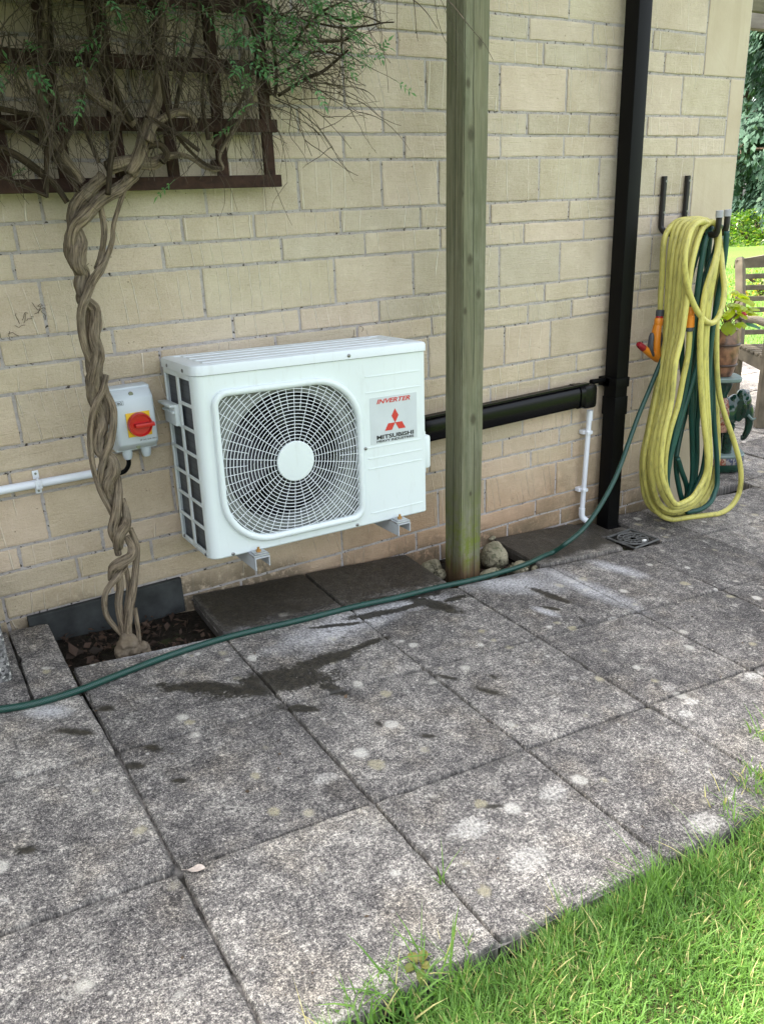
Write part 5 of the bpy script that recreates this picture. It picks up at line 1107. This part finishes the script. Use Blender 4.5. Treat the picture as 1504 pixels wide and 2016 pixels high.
# ================================================================ GRASS
def grass(n, xr, yr, hmin, hmax, name, seed, width=.0022, dens=None, edge=False):
    rg = np.random.default_rng(seed); x = rg.uniform(*xr, n); y = rg.uniform(*yr, n)
    if dens is not None:
        k = dens(x, y, rg); x, y = x[k], y[k]; n = len(x)
    cl = np.sin(x*17+3*np.sin(y*13))*np.sin(y*19+2*np.sin(x*11)); h = rg.uniform(hmin, hmax, n)*(1+.35*cl)*np.exp(rg.normal(0, .22, n))
    if edge: h = h*(1+1.3*np.exp(-np.abs(y-(LAWN_Y-.03))/.05))
    z = GA+GB*np.minimum(x, 3.6)+GC*np.clip(y, -3.2, .5)-.03
    az = rg.uniform(0, 2*np.pi, n); lean = rg.uniform(.15, 1.1, n)*h; wv = width*rg.uniform(.6, 1.3, n)
    dx, dy = np.cos(az), np.sin(az)
    if edge: dy = dy+.55*np.exp(-np.abs(y-(LAWN_Y-.02))/.06)
    px, py = -np.sin(az+rg.normal(0, .5, n)), np.cos(az)
    V = np.zeros((n, 7, 3)); fr = ((0, 1.0), (.38, .95), (.75, .62))
    for k, (t, ww) in enumerate(fr):
        cx = x+dx*lean*t**1.8; cy = y+dy*lean*t**1.8; cz = z+h*t*(1-.25*t*lean/h)
        for s, q in ((-1, 0), (1, 1)):
            V[:, 2*k+q, 0] = cx+s*px*wv*ww; V[:, 2*k+q, 1] = cy+s*py*wv*ww; V[:, 2*k+q, 2] = cz
    V[:, 6, 0] = x+dx*lean; V[:, 6, 1] = y+dy*lean; V[:, 6, 2] = z+h*(1-.25*lean/h)
    me = bpy.data.meshes.new(name); me.vertices.add(n*7); me.vertices.foreach_set('co', V.ravel())
    base = np.arange(n)[:, None]*7
    quads = np.concatenate([base+np.array([[0, 1, 3, 2]]), base+np.array([[2, 3, 5, 4]])], 1).reshape(-1, 4); tris = base+np.array([[4, 5, 6]])
    loops = np.concatenate([quads.ravel(), tris.ravel()]); nq = len(quads); nt = len(tris)
    me.loops.add(len(loops)); me.loops.foreach_set('vertex_index', loops.astype(np.int32)); me.polygons.add(nq+nt)
    me.polygons.foreach_set('loop_start', np.concatenate([np.arange(nq)*4, nq*4+np.arange(nt)*3]).astype(np.int32))
    me.polygons.foreach_set('loop_total', np.concatenate([np.full(nq, 4), np.full(nt, 3)]).astype(np.int32))
    me.update(calc_edges=True); me.validate()
    big = .5+.5*np.sin(x*5.1+1.3*np.sin(y*4.3)+.7)*np.sin(y*6.3+1.7*np.sin(x*3.1)); r = np.clip(rg.uniform(0, 1, n)*.6+.2*cl+.3*big, 0, 1); r = np.where(rg.uniform(0, 1, n) < .05+.22*big**2, .95, r*.84)
    at = me.attributes.new('rnd', 'FLOAT', 'FACE'); at.data.foreach_set('value', np.concatenate([np.repeat(r, 2), r]).astype(np.float32))
    me.materials.append(M_['grass']); o = bpy.data.objects.new(name, me); C.objects.link(o); return o
def dn(x, y, rg):
    e = LAWN_Y-.010+.022*np.sin(x*7.3+1)+.014*np.sin(x*23)+rg.normal(0, .011, len(x))
    return (y < e)
o = grass(150000, (.15, 2.5), (-2.35, LAWN_Y+.02), .010, .026, 'lawn_grass', 1, .0012, dn, True)
o2 = grass(60000, (-2.2, 5.5), (-3.6, LAWN_Y+.03), .018, .038, 'lawn_grass_b', 2, .0024, lambda x, y, rg: dn(x, y, rg) & ~((x > .15) & (x < 2.5) & (y > -2.35)), True)
o3 = grass(26000, (7.2, 16), (-3, 9), .04, .07, 'lawn_grass_c', 3, .006, lambda x, y, rg: (x > PX) | (y > PY))
# tufts that creep over the slabs and up through the joints
def tuft(px, n, hh, sp, seed):
    p = G(*px); return grass(n, (p.x-sp, p.x+sp), (p.y-sp, p.y+sp), hh*.5, hh, 'tuft', seed, .0019)
tt = [tuft((880, 1900), 40, .09, .05, 21), tuft((1440, 1590), 120, .055, .05, 22), tuft((1495, 1550), 200, .07, .05, 23), tuft((1480, 1515), 60, .04, .03, 24), tuft((820, 1960), 110, .08, .05, 25), tuft((760, 2000), 180, .06, .07, 26), tuft((1500, 1450), 24, .10, .03, 27), tuft((868, 1740), 4, .12, .006, 28)]
bm = bmesh.new()
for ob in [o, o2, o3]+tt: bm.from_mesh(ob.data)
me = bpy.data.meshes.new('grass'); bm.to_mesh(me); bm.free(); me.materials.append(M_['grass'])
for ob in [o, o2, o3]+tt: d = ob.data; bpy.data.objects.remove(ob); bpy.data.meshes.remove(d)
gr = bpy.data.objects.new('grass', me); C.objects.link(gr); tag(gr, 'short green lawn grass with longer tufts along the paving edge', 'grass', kind='stuff')
# docken-like weed with a yellow leaf at the lawn edge
wp = G(825, 1905); wd_ = MB()
for k, (a, L, el) in enumerate(((.4, .06, .9), (1.7, .055, .7), (2.9, .05, .5), (4.3, .06, .4), (5.4, .045, .8))):
    d = Vector((math.cos(a)*math.cos(el), math.sin(a)*math.cos(el), math.sin(el))); s = d.cross(Vector((0, 0, 1))).normalized(); n_ = s.cross(d); prev = None; wd_.val = random.random()
    for i in range(9):
        t = i/8; c = d*L*(.25+t*.9)-Vector((0, 0, .03*t*t)); ww = .014*math.sin(math.pi*min(1, t*.97+.03))**.7
        cur = [wd_.vert(c-s*ww+n_*.004), wd_.vert(c), wd_.vert(c+s*ww+n_*.004)]
        if prev: wd_.face((prev[0], prev[1], cur[1], cur[0])); wd_.face((prev[1], prev[2], cur[2], cur[1]))
        prev = cur
    wd_.tube([(0, 0, -.02), tuple(d*L*.25)], .0012, 5)
ow = wd_.build('lawn_weed', mat_leafy('yellowing weed leaf', (.12, .19, .04), (.30, .25, .07)), fix=False); ow.location = wp; ow.scale = (.62, .62, .62); tag(ow, 'small broad-leaved yellowing weed at the lawn edge', 'weed')
# ================================================================ GARDEN BENCH
grey_w = mat_wood('silvered teak', (.10, .085, .06), (.22, .185, .135), (9, 9, 9), .85)
fl_ = Vector((4.73, .66, gz(4.73, .5)+.002)); rear = Vector((.57, .82, 0)); side = Vector((.82, -.57, 0))
BM = Matrix(((side.x, rear.x, 0, fl_.x), (side.y, rear.y, 0, fl_.y), (0, 0, 1, fl_.z), (0, 0, 0, 1)))
bn = empty('garden_bench', label='weathered grey slatted garden bench beyond the house corner', cat='bench', M=BM)
BW, BD = 1.25, .52
def part(name, boxes, rot=None):
    q = MB()
    for lo, hi in boxes: q.bbox(lo, hi, .006, rot)
    return q.build(name, grey_w, bn)
part('leg', [((-.03, -.03, 0), (.03, .03, .64))]); part('leg', [((BW-.03, -.03, 0), (BW+.03, .03, .64))])
for x in (0, BW):
    q = MB(); q.tube([(x, BD, 0), (x, BD, .42)], .038, 4); q.tube(smooth([(x, BD, .42), (x, BD+.03, .62), (x, BD+.10, .85), (x, BD+.16, 1.02)], 5), [.036]*15+[.026], 4); q.build('leg', grey_w, bn)
part('apron', [((.0, -.014, .36), (BW, .014, .44))]); part('apron', [((-.014, .03, .36), (.014, BD-.03, .44))]); part('apron', [((BW-.014, .03, .36), (BW+.014, BD-.03, .44))]); part('apron', [((0, BD-.014, .36), (BW, BD+.014, .44))])
for k in range(7): part('seat_slat', [((-.02, -.03+k*.077, .441), (BW+.02, .03+k*.077, .46))])
for x in (0, BW):
    q = MB(); q.bbox((x-.04, -.06, .64), (x+.04, BD+.05, .672), .012); q.build('armrest', grey_w, bn)
for k in range(6):
    t = k/6; y = BD+.035+.115*t; z = .53+.073*k; part('back_slat', [((.02, y-.008, z-.017), (BW-.02, y+.008, z+.017))])
tp = MB(); pts = [(x, BD+.155, .985+.06*math.sin(math.pi*(x+.03)/(BW+.06))) for x in [(-.03)+(BW+.06)*i/12 for i in range(13)]]
for a, b in zip(pts, pts[1:]):
    i_ = [tp.vert(p) for p in ((a[0], a[1]-.018, .95), (b[0], b[1]-.018, .95), (b[0], b[1]-.018, b[2]+.02), (a[0], a[1]-.018, a[2]+.02), (a[0], a[1]+.018, .95), (b[0], b[1]+.018, .95), (b[0], b[1]+.018, b[2]+.02), (a[0], a[1]+.018, a[2]+.02))]
    for f in ((0,1,2,3),(4,5,6,7),(3,2,6,7),(0,1,5,4)): tp.face([i_[k] for k in f])
tp.build('top_rail', grey_w, bn)
# ================================================================ ELEPHANT PLANT STAND
ec_ = Vector((3.815, .31, 0)); ec_.z = gz(ec_.x, ec_.y)+.004; hd_ = math.atan2(-.62, .78)
EM = Matrix.Translation(ec_)@Matrix.Rotation(hd_, 4, 'Z')@Matrix.Diagonal((.82, .85, 1.07, 1)); es = empty('elephant_plant_stand', label='glazed dark green ceramic elephant stool used as a plant stand', cat='plant stand', M=EM)
glz = NT('dark green glaze'); p_ = glz.co(); glz_m = glz.done(glz.mix(glz.rng(glz.noise(p_, 9, 4), .4, .65), (.003, .020, .012), (.012, .05, .034)), .12, glz.bump(glz.noise(p_, 40, 3), .25, .004), .6)
pale = simple('pale celadon glaze', (.15, .21, .20), .25, .6, var=.15, vscale=12); 
pt_ = NT('patterned blanket glaze'); p_ = pt_.co(); vv = pt_.node('ShaderNodeTexVoronoi', {'Vector': p_, 'Scale': 105.0}); cc = pt_.sep(vv.outputs['Color']); s_3 = pt_.sep(p_)
c_b = pt_.mix(pt_.m_('GREATER_THAN', cc[0], .55), (.05, .06, .11), (.26, .25, .24)); c_r = pt_.mix(pt_.m_('GREATER_THAN', cc[1], .5), (.22, .06, .035), (.32, .24, .17))
mid_ = pt_.m_('LESS_THAN', pt_.m_('ABSOLUTE', pt_.m_('SUBTRACT', s_3[0], .01)), .04); pat = pt_.done(pt_.mix(mid_, c_b, c_r), .3, pt_.bump(vv.outputs['Distance'], .8, .004), .5)
sl_ = MB()
def oval(mb, rx, ry, z0, z1, ch=.008, n=36, p=3.2):
    def rg_(s, z): return [mb.vert((s*rx*math.copysign(abs(math.cos(a))**(2/p), math.cos(a)), s*ry*math.copysign(abs(math.sin(a))**(2/p), math.sin(a)), z)) for a in [2*math.pi*k/n for k in range(n)]]
    R = [rg_(1-ch/rx, z0), rg_(1, z0+ch), rg_(1, z1-ch), rg_(1-ch/rx, z1)]
    for A, B in zip(R, R[1:]):
        for k in range(n): mb.face((A[k], A[(k+1) % n], B[(k+1) % n], B[k]))
    mb.face(R[0][::-1]); mb.face(R[-1])
oval(sl_, .185, .125, 0, .058); sl_.build('base', glz_m, es, smooth_=40)
q = MB(); oval(q, .188, .128, .040, .075, .002); q.build('base_band', pat, es, smooth_=40); q = MB(); oval(q, .190, .130, .075, .092); q.build('base_top', pale, es, smooth_=40)
for x in (-.085, .065):
    for y in (-.05, .05):
        q = MB(); q.lathe([(.036, .088), (.034, .11), (.033, .19), (.04, .24)], 20, Matrix.Translation((x, y, 0))); q.build('leg', glz_m, es, smooth_=50)
blob('body', [((0, 0, .29), (.135, .088, .095)), ((-.09, 0, .27), (.06, .075, .08)), ((.10, 0, .32), (.055, .06, .07))], .007, glz_m, es)
blob('blanket', [((.0, 0, .288), (.098, .096, .102))], .006, pat, es)
q = MB(); q.lathe([(.094, .205), (.099, .225), (.097, .24)], 36, Matrix.Diagonal((1, .95, 1, 1))); q.build('fringe', simple('striped brown fringe', (.30, .16, .11), .3, var=.5, vscale=90), es, smooth_=40)
R45 = Matrix.Rotation(-.5, 4, 'Y')
blob('head', [((.155, 0, .345), (.052, .052, .062)), ((.175, 0, .31), (.036, .038, .05)), ((.14, 0, .385), (.035, .04, .03))], .006, glz_m, es)
q = MB(); q.tube(smooth([(.185, 0, .32), (.205, 0, .27), (.205, 0, .21), (.185, 0, .165), (.165, 0, .16)], 6), [.034-.0009*i for i in range(25)], 14); q.build('trunk', glz_m, es, smooth_=True)
for s in (-1, 1):
    blob('ear', [((.125, s*.062, .315), (.036, .012, .062), Matrix.Rotation(s*.5, 4, 'Z')@Matrix.Rotation(.2, 4, 'Y'))], .005, glz_m, es)
    q = MB(); q.tube(smooth([(.185, s*.026, .285), (.215, s*.034, .262), (.235, s*.036, .27)], 4), [.009, .009, .008, .008, .007, .006, .005, .004, .002], 8); q.build('tusk', pale, es, smooth_=True)
blob('head_ornament', [((.16, 0, .398), (.03, .03, .014))], .004, pat, es)
q = MB(); q.lathe([(.045, .365), (.05, .39), (.07, .43), (.08, .462)], 28); q.build('pedestal', glz_m, es, smooth_=40)
q = MB(); oval(q, .118, .105, .462, .484, .005, 36, 4); q.build('top_plate', pale, es, smooth_=40)
# pot and plant
po = EM@Vector((0, 0, .486)); pot = empty('barrel_pot', po, M=Matrix.Translation(po)@Matrix.Diagonal((.78, .78, .98, 1)), label= 'brown barrel-shaped glazed pot on the elephant stand', cat='plant pot')
pb2 = simple('mottled brown glaze', (.17, .085, .05), .28, .5, var=.55, vscale=26, bumps=.2, bscale=40)
q = MB(); q.lathe([(.062, 0), (.072, .02), (.088, .08), (.094, .13), (.090, .18), (.076, .235), (.074, .245), (.068, .245), (.066, .225), (.0001, .222)], 40); q.build('body', pb2, pot, smooth_=50)
for z, r in ((.062, .088), (.172, .0945)):
    q = MB(); q.tube([(r*math.cos(a*math.pi/20), r*math.sin(a*math.pi/20), z) for a in range(40)], .0065, 8, closed=True); q.build('hoop', simple('dark brown glaze', (.05, .028, .02), .3), pot, smooth_=True)
pl_o = po+Vector((0, 0, .222)); pln = empty('potted_begonia', pl_o, 'bright lime-green broad-leaved plant growing in the brown pot', 'plant')
q = MB(); lfm = mat_leafy('lime begonia leaf', (.26, .38, .015), (.50, .55, .02), (.05, .18, .10), .5, .3); stems = MB(); rs = random.Random(5)
for k in range(34):
    a = rs.uniform(0, 6.28); R1 = rs.uniform(.02, .115); h = rs.uniform(.03, .19)*(1.1-R1*3); c = Vector((math.cos(a)*R1, math.sin(a)*R1, .03+h)); stems.tube(smooth([(0, 0, 0), (c.x*.4, c.y*.4, c.z*.7), tuple(c)], 4), .0022, 5)
    d = Vector((math.cos(a+rs.uniform(-.8, .8)), math.sin(a+rs.uniform(-.8, .8)), rs.uniform(-.35, .35))).normalized(); s = d.cross(Vector((0, 0, 1))).normalized(); n_ = s.cross(d).normalized(); L = rs.uniform(.055, .085); q.val = rs.random(); prev = None
    for i in range(9):
        t = i/8; cc_ = c+d*L*(t-.1)-n_*.018*t*t; ww = L*.46*math.sin(math.pi*(t*.93+.05))**.6
        cur = [q.vert(cc_-s*ww-n_*.008), q.vert(cc_-s*ww*.5+n_*.003), q.vert(cc_), q.vert(cc_+s*ww*.5+n_*.003), q.vert(cc_+s*ww-n_*.008)]
        if prev:
            for m in range(4): q.face((prev[m], prev[m+1], cur[m+1], cur[m]))
        prev = cur
q.build('leaves', lfm, pln, smooth_=True, fix=False); stems.build('stems', simple('reddish stem', (.16, .08, .04), .5), pln, smooth_=True)
blob('flower_bud', [((.055, -.05, .10), (.014, .014, .013)), ((.06, -.055, .095), (.01, .01, .01))], .0025, simple('dark pink flower', (.45, .02, .05), .5), pln)
# ================================================================ BLACK TABLE at the right edge
tp_ = Vector((3.70, -.215, 0)); c_t = tp_+Vector((.36, -.50, 0)); c_t.z = gz(c_t.x, c_t.y)
bt = empty('black_table', c_t, 'black metal table leg with a flared foot at the right edge', 'table')
for k in range(4):
    a = math.atan2(.50, -.36)+k*math.pi/2; f = Vector((math.cos(a)*.60, math.sin(a)*.60, 0)); t2 = Vector((math.cos(a)*.42, math.sin(a)*.42, .70)); q = MB(); q.tube([f+Vector((0, 0, .012)), f.lerp(t2, .5), t2], [.016, .014, .014], 10); q.tube([f, f+Vector((0, 0, .02)), f+Vector((0, 0, .045))], [.034, .026, .016], 12); q.build('leg', M_['blackm'], bt, smooth_=40)
q = MB(); q.lathe([(.0001, .70), (.52, .70), (.53, .708), (.52, .718), (.0001, .718)], 48); q.build('table_top', M_['blackm'], bt, smooth_=40)
# ================================================================ PERGOLA behind the corner
pgm = mat_wood('grey pergola timber', (.16, .13, .11), (.30, .26, .235), (5, 30, 30)); pg2 = mat_wood('mossy pergola timber', (.09, .085, .05), (.19, .175, .11), (5, 30, 30))
po_ = Vector((3.6, .6, gz(3.6, .5))); pgo = empty('pergola', po_, 'grey timber pergola beams crossing above the rear terrace', 'pergola')
q = OffMB(po_); q.bbox((3.40, .56, .632), (7.2, .61, .700), .004, Matrix()); q.build('beam', pgm, pgo)
q = OffMB(po_); q.bbox((3.37, .80, .775), (7.2, .86, .90), .004); q.build('beam', pg2, pgo)
for x in (7.1,):
    q = OffMB(po_); q.bbox((x-.05, .54, -1.62), (x+.05, .64, .632), .004); q.build('post', pgm, pgo); q = OffMB(po_); q.bbox((x-.05, .78, -1.62), (x+.05, .88, .775), .004); q.build('post', pg2, pgo)
# unseen hedge added on the left to hold back sky light
ho = Vector((-2.6, -2.2, gz(-2.6, -2.2))); hg = empty('shade_hedge', ho, 'dense green hedge added out of view to darken the left side', 'hedge')
hm = MB(); rs = random.Random(9)
for _ in range(7000):
    c = Vector((rs.choice((rs.uniform(-.4, .4), .4)), rs.uniform(-1.9, 1.9), rs.uniform(0, 2.5))); hm.val = rs.random(); d = Vector((rs.gauss(0, 1), rs.gauss(0, 1), rs.gauss(0, 1))).normalized(); leaflet(hm, c, d, d.orthogonal().normalized(), .09, .03)
hm.build('foliage', M_['leaf2'], hg, fix=False); hs_ = MB()
for k in range(8): hs_.tube([(0, -1.75+.5*k, 0), (.05, -1.7+.5*k, 1.2), (0, -1.75+.5*k, 2.3)], [.03, .022, .008], 6)
hs_.build('stems', M_['branch'], hg)
# ================================================================ DISTANT PLANTING
conf = mat_leafy('dark conifer spray', (.022, .06, .035), (.06, .125, .07), (.13, .21, .13), .15, .7); laur = mat_leafy('sunlit laurel leaf', (.035, .10, .01), (.12, .23, .02), (.27, .33, .04), .45, .35); tbk = mat_bark('conifer trunk', (.05, .035, .025), (.14, .10, .07), (.08, .07, .05))
def zg(x, y): return -1.605-.0
def conifer(x, y, h, rad, n_, lab, seed, base=.3):
    rs = random.Random(seed); o = Vector((x, y, zg(x, y)-.03)); t = empty('conifer_tree', o, lab, 'tree', 'trees beyond the far lawn')
    q = MB(); q.tube([(0, 0, 0), (.1, 0, h*.5), (0, .1, h*.96)], [.28, .17, .03], 10, rough=.1); q.build('trunk', tbk, t, smooth_=True)
    for k in range(16):
        z = h*(.1+.05*k); a = rs.uniform(0, 6.28); rl = rad*(1-z/h)**.7*.9
        q = MB(); q.tube([(0, 0, z), (math.cos(a)*rl*.5, math.sin(a)*rl*.5, z+.1), (math.cos(a)*rl, math.sin(a)*rl, z-.5)], [.08, .05, .015], 6); q.build('limb', tbk, t)
    q = MB()
    for _ in range(n_):
        f = rs.random()**.8; z = base+(h-base)*f; rm = rad*(1-f)**.55*(.8+.35*math.sin(z*2.3+seed)); a = rs.uniform(0, 6.28); rr2 = rm*rs.uniform(.55, 1.05)*(.8+.3*math.sin(a*5+z*1.3))
        if noise.noise(Vector((math.cos(a)*2.5, math.sin(a)*2.5, z*.9+seed))) < -.24: continue
        c = Vector((math.cos(a)*rr2, math.sin(a)*rr2, z)); q.val = min(1, max(0, rs.gauss(.42, .3)))
        out = Vector((math.cos(a), math.sin(a), 0)); d = (out*.6+Vector((rs.gauss(0, .35), rs.gauss(0, .35), -1))).normalized()
        for m in range(5):
            dd = (d+Vector((rs.gauss(0, .4), rs.gauss(0, .4), rs.gauss(0, .3)))).normalized(); s = dd.cross(out+Vector((.01, 0, .2))).normalized(); L = rs.uniform(.12, .34); w2 = L*.22; p0 = c+Vector((rs.gauss(0, .07), rs.gauss(0, .07), rs.gauss(0, .07)))
            i_ = [q.vert(p0), q.vert(p0+dd*L*.5+s*w2), q.vert(p0+dd*L), q.vert(p0+dd*L*.5-s*w2)]; q.face(i_)
    q.build('crown', conf, t, fix=False)
conifer(26.0, 15.2, 11, 3.0, 6500, 'tall dark drooping conifer closest to the house corner', 1)
conifer(29.5, 14.2, 12, 3.4, 5000, 'tall dark conifer behind and right of the first', 2); conifer(29.0, 19.0, 13, 3.6, 4500, 'dark conifer standing deepest behind the house corner', 3); conifer(27.5, 10.5, 10, 3.0, 3000, 'dark conifer farthest to the right beyond the lawn', 4)
conifer(23.5, 22.0, 10, 3.4, 2600, 'dark conifer at the back, hidden behind the house from here', 11); conifer(18.0, 25.0, 9, 3.4, 2400, 'dark conifer far behind the house, second from its far end', 12); conifer(31.0, 6.0, 10, 3.4, 2400, 'dark conifer out of the picture to the right of the lawn', 13)
def shrub(x, y, rx, ry, h, n_, lab, seed, mat, leafL=.12, name='laurel_shrub', grp='shrubs in front of the conifers'):
    rs = random.Random(seed); o = Vector((x, y, zg(x, y)-.02)); t = empty(name, o, lab, 'shrub', grp)
    q = MB()
    for k in range(9):
        a = k*.7; q.tube([(0, 0, 0), (math.cos(a)*rx*.3, math.sin(a)*ry*.3, h*.5), (math.cos(a)*rx*.6, math.sin(a)*ry*.6, h*.8)], [.04, .025, .01], 6)
    q.build('stems', tbk, t); q = MB()
    for _ in range(n_):
        a = rs.uniform(0, 6.28); f = rs.uniform(0, 1); b = rs.uniform(.7, 1.04)*(1+.22*math.sin(a*4+f*5+seed)); z = h*f*(.85+.3*math.sin(a*3+seed)); sc = math.sqrt(max(.05, 1-(f*.95)**2.4)); c = Vector((math.cos(a)*rx*b*sc, math.sin(a)*ry*b*sc, z))
        q.val = rs.random(); d = Vector((rs.gauss(0, 1), rs.gauss(0, 1), rs.gauss(.3, .6))).normalized(); s = d.cross(Vector((rs.gauss(0, 1), rs.gauss(0, 1), 1))).normalized(); L = leafL*rs.uniform(.6, 1.3)
        i_ = [q.vert(c), q.vert(c+d*L*.5+s*L*.22), q.vert(c+d*L), q.vert(c+d*L*.5-s*L*.22)]; q.face(i_)
    q.build('foliage', mat, t, fix=False)
shrub(23.4, 14.1, 1.7, 1.2, .85, 4200, 'bright green laurel shrub nearest the house corner', 5, laur); shrub(23.9, 11.5, 1.6, 1.3, .8, 3000, 'bright green laurel right of the nearest one', 6, laur); shrub(22.4, 16.2, 1.5, 1.2, .8, 3000, 'bright laurel half hidden behind the house corner', 7, laur)
flw = mat_leafy('yellow flower bed leaf', (.10, .22, .04), (.30, .36, .05), (.75, .42, .04), .3, .5)
shrub(11.2, 5.15, .5, .45, .42, 1500, 'low yellow and orange flowering clump behind the bench', 8, flw, .055, 'flower_clump', None); shrub(12.6, 4.3, .6, .5, .4, 1300, 'second low flowering clump farther along the bed', 9, flw, .055, 'flower_clump', None)
